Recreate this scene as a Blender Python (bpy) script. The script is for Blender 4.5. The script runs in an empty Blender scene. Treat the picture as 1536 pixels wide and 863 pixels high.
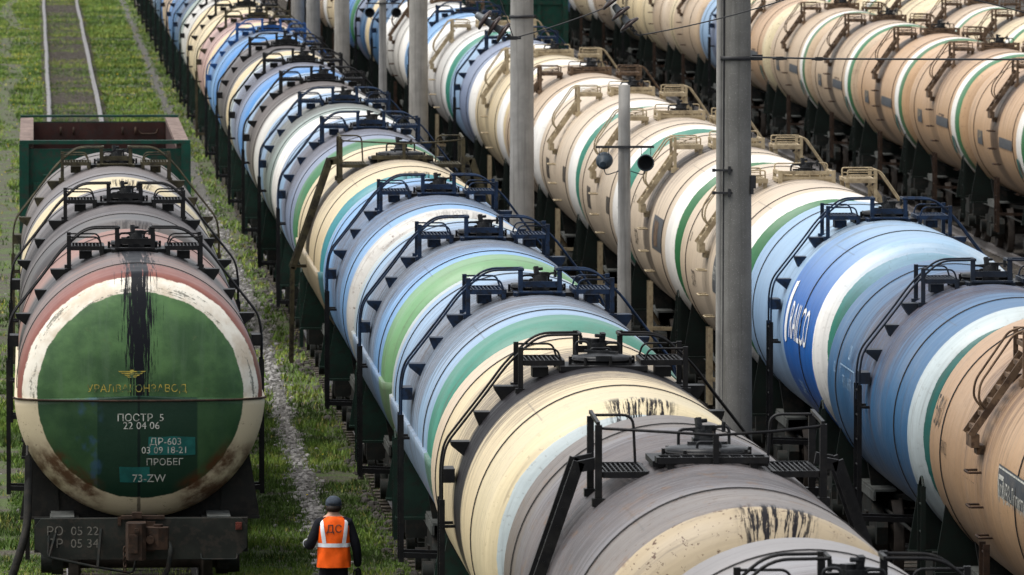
import bpy, math, random
import numpy as np
from mathutils import Vector, Matrix
random.seed(7); rng = np.random.default_rng(7)
PI = math.pi; R = math.radians
SC = bpy.context.scene; COL = SC.collection
# ------------------------------------------------------------------ helpers
def lin(r, g, b, k=1.0):
    f = lambda c: (c/255/12.92 if c/255 <= .04045 else ((c/255+.055)/1.055)**2.4)
    return (f(r)*k, f(g)*k, f(b)*k, 1)

class MB:
    """collects shapes and links them as ONE mesh object"""
    def __init__(s): s.v = []; s.f = []; s.sm = []; s.mi = []; s.cur = 0
    def add(s, vs, fs, smooth=False):
        o = len(s.v); s.v += [tuple(p) for p in vs]
        for f in fs: s.f.append(tuple(i+o for i in f)); s.sm.append(smooth); s.mi.append(s.cur)
    def box(s, c, d, rot=None):
        hx, hy, hz = d[0]/2, d[1]/2, d[2]/2
        vs = [Vector((x, y, z)) for x in (-hx, hx) for y in (-hy, hy) for z in (-hz, hz)]
        if rot is not None: vs = [rot @ v for v in vs]
        c = Vector(c)
        s.add([v+c for v in vs], [(0,1,3,2),(4,6,7,5),(0,4,5,1),(2,3,7,6),(0,2,6,4),(1,5,7,3)])
    def box2(s, a, b): s.box([(a[i]+b[i])/2 for i in range(3)], [abs(b[i]-a[i]) for i in range(3)])
    def bar(s, a, b, w, t, up=(0,0,1)):
        """rectangular bar from a to b, w across, t along up"""
        a = Vector(a); b = Vector(b); d = (b-a).normalized(); u = Vector(up)
        x = d.cross(u)
        if x.length < 1e-4: x = d.cross(Vector((1,0,0)))
        x.normalize(); u = x.cross(d)
        vs = [p + x*(sx*w/2) + u*(sz*t/2) for p in (a, b) for sx, sz in ((-1,-1),(1,-1),(1,1),(-1,1))]
        s.add(vs, [(0,1,2,3),(4,7,6,5),(0,4,5,1),(1,5,6,2),(2,6,7,3),(3,7,4,0)])
    def tube(s, pts, r, n=8, closed=False):
        P = [Vector(p) for p in pts]; m = len(P); vs = []; prev = None
        for i, p in enumerate(P):
            if closed: d = (P[(i+1) % m]-P[i-1])
            else: d = (P[min(i+1, m-1)]-P[max(i-1, 0)])
            d.normalize()
            if prev is None:
                prev = d.orthogonal().normalized()
            x = (prev - d*prev.dot(d)).normalized(); y = d.cross(x); prev = x
            vs += [p + x*(r*math.cos(2*PI*k/n)) + y*(r*math.sin(2*PI*k/n)) for k in range(n)]
        fs = []
        for i in range(m if closed else m-1):
            j = (i+1) % m
            for k in range(n):
                fs.append((i*n+k, i*n+(k+1) % n, j*n+(k+1) % n, j*n+k))
        s.add(vs, fs, True)
        if not closed:
            s.add(vs[:n], [tuple(reversed(range(n)))]); s.add(vs[-n:], [tuple(range(n))])
    def cyl(s, a, b, r, n=16, r2=None):
        a = Vector(a); b = Vector(b); d = (b-a).normalized(); x = d.orthogonal().normalized(); y = d.cross(x)
        r2 = r if r2 is None else r2
        vs = [a + (x*math.cos(2*PI*k/n)+y*math.sin(2*PI*k/n))*r for k in range(n)] + [b + (x*math.cos(2*PI*k/n)+y*math.sin(2*PI*k/n))*r2 for k in range(n)]
        s.add(vs, [(k, (k+1) % n, n+(k+1) % n, n+k) for k in range(n)], True)
        s.add(vs[:n], [tuple(reversed(range(n)))]); s.add(vs[n:], [tuple(range(n))])
    def lathe(s, prof, c=(0,0,0), axis='z', n=24):
        """prof: list of (radius, height)"""
        vs = []
        for (r, h) in prof:
            for k in range(n):
                a = 2*PI*k/n; x, y = r*math.cos(a), r*math.sin(a)
                p = (x, y, h) if axis == 'z' else ((x, h, y) if axis == 'y' else (h, x, y))
                vs.append((p[0]+c[0], p[1]+c[1], p[2]+c[2]))
        m = len(prof)
        s.add(vs, [(i*n+k, i*n+(k+1) % n, (i+1)*n+(k+1) % n, (i+1)*n+k) for i in range(m-1) for k in range(n)], True)
    def prism(s, poly, y0, y1, axis='y'):
        """poly in (x,z) pushed along y (or (y,z) along x)"""
        n = len(poly)
        if axis == 'y': vs = [(p[0], y0, p[1]) for p in poly] + [(p[0], y1, p[1]) for p in poly]
        else: vs = [(y0, p[0], p[1]) for p in poly] + [(y1, p[0], p[1]) for p in poly]
        s.add(vs, [tuple(range(n)), tuple(reversed(range(n, 2*n)))] + [(k, n+k, n+(k+1) % n, (k+1) % n) for k in range(n)])
    def ico(s, c, rx, ry, rz, seg=12, ring=8):
        vs = [(c[0], c[1], c[2]+rz)]
        for i in range(1, ring):
            t = PI*i/ring
            for k in range(seg):
                a = 2*PI*k/seg; vs.append((c[0]+rx*math.sin(t)*math.cos(a), c[1]+ry*math.sin(t)*math.sin(a), c[2]+rz*math.cos(t)))
        vs.append((c[0], c[1], c[2]-rz)); L = len(vs)-1; fs = []
        for k in range(seg): fs.append((0, 1+k, 1+(k+1) % seg)); fs.append((L, L-1-k, L-1-(k+1) % seg))
        for i in range(ring-2):
            for k in range(seg): fs.append((1+i*seg+k, 1+(i+1)*seg+k, 1+(i+1)*seg+(k+1) % seg, 1+i*seg+(k+1) % seg))
        s.add(vs, fs, True)
    def mesh(s, name, mats=(None,)):
        me = bpy.data.meshes.new(name); me.from_pydata(s.v, [], s.f)
        me.polygons.foreach_set('use_smooth', s.sm); me.polygons.foreach_set('material_index', s.mi)
        for m in mats: me.materials.append(m)
        me.validate(); me.update()
        return me

def link(name, me, parent=None, mat=None, loc=None, rotz=None):
    o = bpy.data.objects.new(name, me); COL.objects.link(o)
    if parent is not None: o.parent = parent
    if mat is not None:
        if len(me.materials) == 0: me.materials.append(None)
        o.material_slots[0].link = 'OBJECT'; o.material_slots[0].material = mat
    if loc is not None: o.location = loc
    if rotz: o.rotation_euler.z = rotz
    return o
def empty(name, loc, label, cat, group=None):
    o = bpy.data.objects.new(name, None); COL.objects.link(o); o.location = loc; o.empty_display_size = .3
    tag(o, label, cat, group); return o
def tag(o, label=None, cat=None, group=None, kind=None):
    if label: o['label'] = label
    if cat: o['category'] = cat
    if group: o['group'] = group
    if kind: o['kind'] = kind
    return o
def bend(pts, r, n=5):
    """round the corners of a polyline"""
    P = [Vector(p) for p in pts]; out = [P[0]]
    for i in range(1, len(P)-1):
        a = (P[i-1]-P[i]); b = (P[i+1]-P[i]); q = min(r, a.length*.45, b.length*.45)
        p0 = P[i]+a.normalized()*q; p1 = P[i]+b.normalized()*q
        for k in range(n+1):
            t = k/n; out.append(p0*(1-t)**2 + P[i]*2*t*(1-t) + p1*t*t)
    out.append(P[-1]); return out

# ------------------------------------------------------------------ materials
class NT:
    def __init__(s, tree): s.t = tree; s.L = tree.links
    def n(s, typ, ins=None, **props):
        nd = s.t.nodes.new(typ)
        for k, v in props.items(): setattr(nd, k, v)
        for k, v in (ins or {}).items(): s.set(nd.inputs[k], v)
        return nd
    def set(s, sock, v):
        if isinstance(v, bpy.types.NodeSocket): s.L.new(v, sock)
        else: sock.default_value = v
    def m(s, op, a, b=None, c=None, clamp=False):
        nd = s.t.nodes.new('ShaderNodeMath'); nd.operation = op; nd.use_clamp = clamp
        for i, v in enumerate((a, b, c)):
            if v is not None: s.set(nd.inputs[i], v)
        return nd.outputs[0]
    def step(s, v, a, b):   # smoothstep a..b -> 0..1
        nd = s.t.nodes.new('ShaderNodeMapRange'); nd.interpolation_type = 'SMOOTHSTEP'
        s.set(nd.inputs[0], v); s.set(nd.inputs[1], a); s.set(nd.inputs[2], b); return nd.outputs[0]
    def mix(s, f, a, b, mode='MIX'):
        nd = s.t.nodes.new('ShaderNodeMix'); nd.data_type = 'RGBA'; nd.blend_type = mode
        s.set(nd.inputs[0], f); s.set(nd.inputs[6], a); s.set(nd.inputs[7], b); return nd.outputs[2]
    def comb(s, x, y, z=0.0):
        nd = s.t.nodes.new('ShaderNodeCombineXYZ')
        for i, v in enumerate((x, y, z)): s.set(nd.inputs[i], v)
        return nd.outputs[0]
    def noise(s, vec, scale=1.0, detail=3.0, rough=.55):
        nd = s.t.nodes.new('ShaderNodeTexNoise'); s.set(nd.inputs['Vector'], vec)
        nd.inputs['Scale'].default_value = scale; nd.inputs['Detail'].default_value = detail; nd.inputs['Roughness'].default_value = rough
        return nd.outputs['Fac']
    def ramp(s, fac, stops, mode='LINEAR'):
        nd = s.t.nodes.new('ShaderNodeValToRGB'); cr = nd.color_ramp; cr.interpolation = mode
        s.set(nd.inputs[0], fac)
        while len(cr.elements) < len(stops): cr.elements.new(.5)
        for e, (p, c) in zip(cr.elements, sorted(stops, key=lambda q: q[0])): e.position = p; e.color = c
        return nd.outputs[0]

def new_mat(name):
    m = bpy.data.materials.new(name); m.use_nodes = True; t = m.node_tree; t.nodes.clear(); N = NT(t)
    out = N.n('ShaderNodeOutputMaterial'); return m, N, out
def simple(name, col, rough=.6, var=.25, scale=6.0, metal=0.0, dirt=None, damt=.5, bump=0.0, dscale=9.0):
    m, N, out = new_mat(name)
    co = N.n('ShaderNodeTexCoord').outputs['Object']
    f = N.noise(co, scale, 4)
    c = N.mix(N.step(f, .3, .7), tuple(x*(1-var) for x in col[:3])+(1,), tuple(min(1, x*(1+var)) for x in col[:3])+(1,))
    if dirt:
        g = N.noise(co, dscale, 6, .65)
        c = N.mix(N.m('MULTIPLY', N.step(g, .47, .62), damt), c, dirt)
    b = N.n('ShaderNodeBsdfPrincipled', {'Base Color': c, 'Roughness': rough, 'Metallic': metal, 'Specular IOR Level': .2})
    if bump:
        bp = N.n('ShaderNodeBump', {'Height': N.noise(co, scale*4, 5, .7), 'Strength': bump, 'Distance': .02}); N.L.new(bp.outputs[0], b.inputs['Normal'])
    N.L.new(b.outputs[0], out.inputs[0]); return m

M = {}
M['black'] = simple('black_oily_steel', (.006, .006, .007, 1), .45, .4, 5, dirt=(.022, .02, .017, 1), damt=.35)
M['blue'] = simple('dark_blue_steel', (.009, .022, .052, 1), .45, .3, 5, dirt=(.006, .006, .007, 1), damt=.8)
M['brightblue'] = simple('blue_steel', (.015, .07, .22, 1), .45, .3, 5, dirt=(.012, .012, .014, 1), damt=.7)
M['tan'] = simple('tan_steel', (.36, .29, .185, 1), .6, .2, 4, dirt=(.12, .085, .05, 1), damt=.45)
M['browntan'] = simple('brown_steel', (.12, .078, .048, 1), .6, .3, 4, dirt=(.035, .02, .013, 1), damt=.8)
M['olive'] = simple('grimy_olive_steel', (.055, .047, .026, 1), .6, .35, 4, dirt=(.014, .012, .01, 1), damt=.8)
M['grating'] = simple('oily_grating', (.012, .012, .014, 1), .38, .4, 8)
M['valve'] = simple('valve_steel', (.01, .011, .013, 1), .4, .4, 9, dirt=(.05, .05, .05, 1), damt=.4)
M['seam'] = simple('seam_tar', (.02, .018, .018, 1), .6, .3, 3)
M['chassis'] = simple('chassis_dark', (.010, .012, .011, 1), .8, .4, 3, dirt=(.03, .023, .018, 1), damt=.6)
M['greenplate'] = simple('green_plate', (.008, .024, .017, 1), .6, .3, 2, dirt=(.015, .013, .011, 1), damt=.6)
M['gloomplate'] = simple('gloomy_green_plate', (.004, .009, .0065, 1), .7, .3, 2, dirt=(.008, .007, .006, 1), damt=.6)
M['blackplate'] = simple('black_plate', (.012, .012, .011, 1), .7, .35, 2, dirt=(.03, .025, .02, 1), damt=.5)
M['palesill'] = simple('pale_sill', (.085, .09, .085, 1), .65, .25, 3, dirt=(.05, .05, .045, 1), damt=.7)
M['sill'] = simple('sill_grime', (.016, .018, .015, 1), .7, .3, 3, dirt=(.035, .028, .022, 1), damt=.6)
M['wheel'] = simple('wheel_rust', (.03, .024, .02, 1), .7, .4, 4)
M['rust'] = simple('rusty_casting', (.035, .02, .013, 1), .8, .45, 7, dirt=(.02, .015, .012, 1), damt=.7, bump=.3)
M['rail'] = simple('rail_steel', (.22, .21, .21, 1), .42, .15, 2, metal=.6, dirt=(.12, .085, .065, 1), damt=.5)
M['sleeper'] = simple('sleeper', (.07, .06, .05, 1), .9, .4, 5)
M['red'] = simple('lamp_red', (.11, .028, .02, 1), .4, .2)
M['reflect'] = simple('reflective_tape', (.68, .7, .74, 1), .35, .08, 12)
M['white'] = simple('stencil_white', (.45, .45, .41, 1), .6, .2, 14, dirt=(.16, .17, .14, 1), damt=.75, dscale=16)
M['brightwhite'] = simple('fresh_white', (.75, .75, .74, 1), .5, .08, 14)
M['yellow'] = simple('stencil_yellow', (.33, .26, .05, 1), .6, .3, 14, dirt=(.045, .085, .045, 1), damt=1., dscale=12)
M['inkblack'] = simple('stencil_black', (.03, .027, .025, 1), .6, .2, 10, dirt=(.2, .15, .09, 1), damt=.5, dscale=14)
M['panelgrey'] = simple('panel_grey', (.055, .062, .07, 1), .5, .15, 4, dirt=(.16, .13, .1, 1), damt=.3)
M['paleblue'] = simple('stencil_pale_blue', (.3, .42, .55, 1), .6, .2, 14, dirt=(.1, .18, .26, 1), damt=.7, dscale=12)
M['tealpatch'] = simple('teal_patch', (.012, .095, .085, 1), .5, .25, 6)
M['darkgreen'] = simple('dark_green_patch', (.008, .028, .018, 1), .5, .2, 5)
M['cable'] = simple('wire_dark', (.03, .03, .032, 1), .5, .2)
M['porcelain'] = simple('insulator_brown', (.035, .024, .022, 1), .3, .25, 8)
M['cap'] = simple('insulator_cap', (.13, .14, .15, 1), .45, .2, 8, metal=.3)
M['horn'] = simple('loudspeaker_grey', (.028, .04, .052, 1), .5, .25, 8)
M['hornin'] = simple('loudspeaker_bore', (.008, .009, .01, 1), .8, .2, 8)

def concrete(name, col, speck):
    m, N, out = new_mat(name); co = N.n('ShaderNodeTexCoord').outputs['Object']
    f = N.noise(co, 2.2, 5, .6)
    c = N.mix(N.step(f, .3, .7), tuple(x*.78 for x in col)+(1,), tuple(x*1.12 for x in col)+(1,))
    v = N.n('ShaderNodeTexVoronoi', {'Vector': co, 'Scale': 62.0}); v2 = N.noise(co, 90, 2)
    c = N.mix(N.m('MULTIPLY', N.step(v.outputs['Distance'], .3, .1), N.m('MULTIPLY', N.step(v2, .45, .6), speck)), c, (.5, .49, .46, 1))
    sp = N.n('ShaderNodeSeparateXYZ', {'Vector': co})
    st = N.noise(N.comb(N.m('MULTIPLY', sp.outputs[0], 14.0), N.m('MULTIPLY', sp.outputs[1], 14.0), N.m('MULTIPLY', sp.outputs[2], .5)), 1, 4)
    c = N.mix(N.m('MULTIPLY', N.step(st, .48, .66), .45), c, (.07, .065, .055, 1))
    bp = N.n('ShaderNodeBump', {'Height': N.noise(co, 70, 4, .7), 'Strength': .35, 'Distance': .01})
    b = N.n('ShaderNodeBsdfPrincipled', {'Base Color': c, 'Roughness': .85, 'Normal': bp.outputs[0]})
    N.L.new(b.outputs[0], out.inputs[0]); return m
M['concrete'] = concrete('rough_concrete', (.155, .15, .138), .75)
M['concrete2'] = concrete('smooth_concrete', (.25, .24, .222), .25)

# ---- tank geometry constants
TR = 1.48; CYL = 4.85; HD = .6; HALF = CYL+HD; HEXP = 2/2.35
def head_pts(rad=TR, n=26):
    pts = []
    for i in range(n+1):
        t = PI/2*i/n
        pts.append((rad*math.sin(t)**HEXP, -(CYL + (HD+rad-TR)*math.cos(t)**HEXP) if i < n else -CYL))
    return pts
HP = head_pts(); HS = [0.0]
for i in range(1, len(HP)): HS.append(HS[-1]+math.dist(HP[i], HP[i-1]))
HL = HS[-1]; STOT = 2*HL+2*CYL; SMID = STOT/2
def S(tok):
    """paint position -> metres along the skin from the near pole: ('N',r) near head radius, ('F',r) far head radius, number = axial offset"""
    if isinstance(tok, tuple):
        s = float(np.interp(tok[1], [p[0] for p in HP], HS)); return s if tok[0] == 'N' else STOT-s
    return HL+CYL+tok
ZAX = 2.52          # axis above rail head
def tank_mesh(name, rad=TR, a0=-PI, a1=PI, na=96, lip=False):
    prof = head_pts(rad); prof2 = [(r, y) for r, y in prof] + [(r, -y) for r, y in reversed(prof)]
    mid = []
    k = len(prof); ny = 14
    ys = [(-CYL+2*CYL*i/ny) for i in range(1, ny)]
    P = [(r, y, HS[i]) for i, (r, y) in enumerate(prof)] + [(rad, y, HL+CYL+y) for y in ys] + [(r, -y, STOT-HS[len(prof)-1-i]) for i, (r, y) in enumerate(reversed(prof))]
    if lip: P = P
    vs = []; uv = []
    for (r, y, s) in P:
        for j in range(na+1):
            a = a0+(a1-a0)*j/na
            vs.append((r*math.sin(a), y, r*math.cos(a))); uv.append((s, a*TR))
    fs = [(i*(na+1)+j, i*(na+1)+j+1, (i+1)*(na+1)+j+1, (i+1)*(na+1)+j) for i in range(len(P)-1) for j in range(na)]
    nsm = len(fs)
    if lip:
        for (e, a) in ((0, a0), (na, a1)):
            base = len(vs)
            for (r, y, s) in P:
                q = max(r-.05, 0); yy = y*(1-.05/HALF) if abs(y) > CYL else y
                vs.append((q*math.sin(a), yy, q*math.cos(a)+.01)); uv.append((s, a*TR))
            for i in range(len(P)-1): fs.append((i*(na+1)+e, (i+1)*(na+1)+e, base+i+1, base+i))
    me = bpy.data.meshes.new(name); me.from_pydata(vs, [], fs)
    me.polygons.foreach_set('use_smooth', [i < nsm for i in range(len(fs))])
    ul = me.uv_layers.new(name='UVMap'); li = np.zeros(len(me.loops), dtype=np.int32); me.loops.foreach_get('vertex_index', li)
    ul.data.foreach_set('uv', np.array(uv, dtype=np.float32)[li].ravel())
    me.materials.append(None); me.update()
    # outward normals
    import bmesh
    bm = bmesh.new(); bm.from_mesh(me); bmesh.ops.recalc_face_normals(bm, faces=bm.faces[:]); bm.to_mesh(me); bm.free()
    return me

# ---- shared paint group
def make_tank_group():
    g = bpy.data.node_groups.new('tank_paint', 'ShaderNodeTree')
    def sk(n, t, d):
        q = g.interface.new_socket(name=n, in_out='INPUT', socket_type=t); q.default_value = d
    sk('Base', 'NodeSocketColor', (1, 1, 1, 1)); sk('Dirt', 'NodeSocketFloat', .5); sk('Oil', 'NodeSocketFloat', 0.)
    sk('Drip', 'NodeSocketFloat', 0.); sk('Dust', 'NodeSocketFloat', .3); sk('Rust', 'NodeSocketFloat', .1)
    sk('Seed', 'NodeSocketFloat', 0.); sk('DirtCol', 'NodeSocketColor', (.13, .115, .11, 1)); sk('DustCol', 'NodeSocketColor', (.4, .4, .42, 1))
    sk('OilPos', 'NodeSocketFloat', 0.); sk('Rough', 'NodeSocketFloat', .42)
    g.interface.new_socket(name='BSDF', in_out='OUTPUT', socket_type='NodeSocketShader')
    N = NT(g); gi = N.n('NodeGroupInput').outputs; go = N.n('NodeGroupOutput')
    uv = N.n('ShaderNodeUVMap', uv_map='UVMap').outputs[0]; sp = N.n('ShaderNodeSeparateXYZ', {'Vector': uv}); u, v = sp.outputs[0], sp.outputs[1]
    seed = gi['Seed']; av = N.m('ABSOLUTE', v)
    d = N.m('ABSOLUTE', N.m('SUBTRACT', u, SMID))
    # streaks that run round the barrel
    n1 = N.noise(N.comb(N.m('MULTIPLY', u, 5.0), N.m('MULTIPLY', v, .55), seed), 1, 5, .62)
    n2 = N.noise(N.comb(N.m('MULTIPLY', u, 26.0), N.m('MULTIPLY', v, 1.1), seed), 1, 4, .65)
    n3 = N.noise(N.comb(u, v, seed), .9, 5, .6)
    nf = N.noise(N.comb(u, v, seed), 14, 5, .7)
    centre = N.step(d, 3.9, .6); top = N.step(av, 3.3, .5)
    amt = N.m('MULTIPLY', gi['Dirt'], N.m('ADD', .3, N.m('MULTIPLY', centre, .95)))
    amt = N.m('MULTIPLY', amt, N.m('ADD', .35, N.m('MULTIPLY', top, .75)))
    ns = N.m('ADD', N.m('MULTIPLY', n1, .45), N.m('ADD', N.m('MULTIPLY', n2, .35), N.m('MULTIPLY', n3, .2)))
    thr = N.m('SUBTRACT', .72, N.m('MULTIPLY', amt, .42))
    dm = N.step(ns, N.m('SUBTRACT', thr, .07), N.m('ADD', thr, .07))
    dm = N.m('MULTIPLY', dm, N.m('ADD', .5, N.m('MULTIPLY', N.step(N.m('ADD', N.m('MULTIPLY', n2, .7), N.m('MULTIPLY', nf, .3)), .42, .56), .5)))
    dm = N.m('MULTIPLY', dm, N.m('MINIMUM', N.m('ADD', .45, N.m('MULTIPLY', amt, .6)), .92))
    col = gi['Base']
    # dust that settles on top of the barrel, fading of the paint
    col = N.mix(N.m('MULTIPLY', N.m('MULTIPLY', gi['Dust'], N.step(av, 2.0, .3)), N.m('ADD', .45, n1)), col, gi['DustCol'])
    # faint value variation
    col = N.mix(1.0, col, N.ramp(N.m('ADD', N.m('MULTIPLY', n2, .5), N.m('MULTIPLY', n3, .5)), [(.25, (.72, .72, .72, 1)), (.7, (1.1, 1.1, 1.1, 1))]), 'MULTIPLY')
    col = N.mix(N.m('MULTIPLY', N.step(n3, .45, .75), N.m('MULTIPLY', gi['Dirt'], .35)), col, (.2, .17, .14, 1))
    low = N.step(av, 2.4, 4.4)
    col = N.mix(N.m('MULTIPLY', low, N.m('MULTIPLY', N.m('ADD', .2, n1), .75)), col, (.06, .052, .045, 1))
    rn = N.noise(N.comb(N.m('MULTIPLY', u, 11.0), N.m('MULTIPLY', v, .4), N.m('ADD', seed, 5.0)), 1, 5, .65)
    rm = N.m('MULTIPLY', N.m('MULTIPLY', N.step(rn, .54, .66), N.step(av, .6, 1.8)), N.m('MULTIPLY', gi['Dirt'], .55))
    col = N.mix(rm, col, (.085, .06, .045, 1))
    col = N.mix(dm, col, N.mix(N.step(n3, .3, .7), gi['DirtCol'], N.mix(.5, gi['DirtCol'], (.17, .15, .15, 1))))
    # welds
    for k in (-1.75, 1.75, -4.0, 4.5):
        w = N.step(N.m('ABSOLUTE', N.m('SUBTRACT', u, SMID+k)), .016, .006)
        col = N.mix(N.m('MULTIPLY', w, .5), col, (.04, .04, .04, 1))
    for (k, q) in ((-.75, 1.1), (.9, -1.5), (-1.9, -.9)):
        w = N.m('MULTIPLY', N.step(N.m('ABSOLUTE', N.m('ADD', v, k)), .012, .005), N.step(N.m('ABSOLUTE', N.m('SUBTRACT', N.m('SUBTRACT', u, SMID), q*2)), 1.2, 1.19))
        col = N.mix(N.m('MULTIPLY', w, .4), col, (.05, .05, .05, 1))
    # rust specks and chips
    vr = N.n('ShaderNodeTexVoronoi', {'Vector': N.comb(u, v, seed), 'Scale': 3.2})
    rs = N.m('MULTIPLY', N.step(vr.outputs['Distance'], N.m('MULTIPLY', N.m('ADD', nf, -.38), .5), 0.0), gi['Rust'])
    col = N.mix(N.m('MINIMUM', N.m('MULTIPLY', rs, 1.6), 1.0), col, (.07, .035, .018, 1))
    rb = N.m('MULTIPLY', N.step(N.noise(N.comb(N.m('MULTIPLY', u, 1.5), N.m('MULTIPLY', v, 4.0), seed), 1, 6, .68), .56, .68), gi['Rust'])
    col = N.mix(N.m('MULTIPLY', rb, .6), col, (.13, .075, .04, 1))
    # oil spilt over the middle
    od = N.m('ABSOLUTE', N.m('SUBTRACT', N.m('SUBTRACT', u, SMID), gi['OilPos']))
    ow = N.m('ADD', .34, N.m('MULTIPLY', N.m('ADD', N.m('MULTIPLY', n1, .6), N.m('MULTIPLY', n2, .5)), .75))
    om = N.m('MULTIPLY', N.step(N.m('SUBTRACT', od, ow), .10, -.16), gi['Oil'])
    om = N.m('MULTIPLY', om, N.step(N.m('ADD', av, N.m('MULTIPLY', n2, 1.2)), 5.2, 3.0))
    # drips running down the near head
    du = N.m('SUBTRACT', u, HL-.28); dw = N.m('SUBTRACT', v, N.m('ADD', .02, N.m('MULTIPLY', N.m('FRACT', N.m('MULTIPLY', seed, .37)), .22)))
    rag = N.noise(N.comb(N.m('MULTIPLY', v, 13.0), seed), 1, 3, .7)
    dn = N.noise(N.comb(N.m('MULTIPLY', u, 2.6), N.m('MULTIPLY', v, 30.0), seed), 1, 4, .7)
    pm = N.m('MULTIPLY', N.step(N.m('ADD', N.m('ADD', N.m('ABSOLUTE', du), N.m('MULTIPLY', n2, .2)), N.m('MULTIPLY', rag, .55)), .86, .52), N.step(N.m('ADD', N.m('ABSOLUTE', dw), N.m('MULTIPLY', nf, .12)), .46, .30))
    dd = N.m('MULTIPLY', N.m('MULTIPLY', pm, N.step(dn, .47, .53)), gi['Drip'])
    blk = N.m('MAXIMUM', om, dd, clamp=True)
    col = N.mix(blk, col, (.013, .012, .014, 1))
    rough = N.m('ADD', gi['Rough'], N.m('MULTIPLY', N.m('SUBTRACT', n1, .5), .25))
    rough = N.m('ADD', rough, N.m('MULTIPLY', dm, .2))
    spec = N.m('SUBTRACT', .3, N.m('MULTIPLY', N.m('MAXIMUM', dm, blk), .22))
    hgt = N.m('ADD', N.m('MULTIPLY', n3, 1.0), N.m('MULTIPLY', nf, .06))
    bp = N.n('ShaderNodeBump', {'Height': hgt, 'Strength': .34, 'Distance': .06})
    b = N.n('ShaderNodeBsdfPrincipled', {'Base Color': col, 'Roughness': rough, 'Normal': bp.outputs[0], 'Specular IOR Level': spec})
    N.L.new(b.outputs[0], go.inputs[0]); return g
TG = make_tank_group(); _mn = [0]
# paint palette (display colours seen on the lit barrel, scaled to base colours)
PAL = dict(cream=(226, 206, 166), peach=(218, 198, 172), tan=(202, 177, 147), orange=(198, 162, 124), white=(252, 249, 242), offwhite=(215, 212, 205),
  green=(58, 122, 78), teal=(60, 138, 118), lgreen=(118, 168, 118), dteal=(36, 104, 98), tealblue=(66, 146, 156), lblue=(148, 180, 212), sky=(126, 176, 226),
  blue=(80, 142, 205), steel=(58, 106, 148), brownorange=(184, 150, 116), dblue=(20, 102, 188), dirtycream=(178, 160, 128), dullgreen=(72, 118, 78), lilac=(130, 144, 172), grey=(106, 102, 105), dgrey=(84, 80, 82), palegrey=(190, 202, 204),
  red=(140, 84, 72), blackish=(62, 58, 58), yellowcream=(222, 206, 168), pink=(196, 158, 148), greygreen=(150, 165, 158), navy=(40, 60, 90), brown=(110, 88, 76), warmgrey=(106, 97, 91))
def P(n, k=.8):
    return lin(*PAL[n], k)
def tank_mat(stops, dirt=.5, oil=0., drip=0., dust=.3, rust=.1, dcol=None, oilpos=0., rough=.42, dustcol=None):
    """stops: [(position, paint)] from the near end to the far end"""
    _mn[0] += 1; m, N, out = new_mat('tank_paint_%s' % stops[0][1])
    uv = N.n('ShaderNodeUVMap', uv_map='UVMap').outputs[0]; sp = N.n('ShaderNodeSeparateXYZ', {'Vector': uv})
    seed = _mn[0]*3.7
    wob = N.noise(N.comb(N.m('MULTIPLY', sp.outputs[0], 3.0), N.m('MULTIPLY', sp.outputs[1], 3.0), seed), 1, 4, .7)
    f = N.m('DIVIDE', N.m('ADD', sp.outputs[0], N.m('MULTIPLY', N.m('SUBTRACT', wob, .5), .05)), STOT)
    c = N.ramp(f, [(0.0 if i == 0 else S(t)/STOT, P(n)) for i, (t, n) in enumerate(stops)], 'CONSTANT')
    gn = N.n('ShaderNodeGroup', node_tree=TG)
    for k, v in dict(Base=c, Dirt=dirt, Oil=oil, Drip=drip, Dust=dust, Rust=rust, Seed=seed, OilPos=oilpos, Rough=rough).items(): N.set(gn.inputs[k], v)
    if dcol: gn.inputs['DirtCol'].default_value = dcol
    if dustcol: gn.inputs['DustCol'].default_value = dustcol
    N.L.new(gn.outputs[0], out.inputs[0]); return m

WPTS = {'a1': (5.79, 99.84, 7.00), 'b0': (6.88, 99.79, 7.36), 'b1': (7.29, 99.75, 7.03), 'c1': (8.88, 99.18, 7.43), 'c2': (10.20, 98.63, 7.96), 'd0': (8.79, 101.25, 6.72), 'd1': (9.68, 100.80, 6.71), 'd2': (12.53, 97.43, 6.80), 'dm1': (9.13, 101.03, 6.71), 'dm2': (9.59, 100.80, 6.71), 'e0': (10.84, 97.57, 7.59), 'e1': (12.22, 97.47, 7.23), 'f0': (5.55, 99.89, 7.70), 'f1': (5.79, 99.84, 7.00), 'ins1a': (5.35, 99.88, 7.28), 'ins1b': (5.77, 99.84, 7.00), 'ins2a': (6.90, 99.80, 7.53), 'ins2b': (7.29, 99.75, 7.03)}
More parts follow.
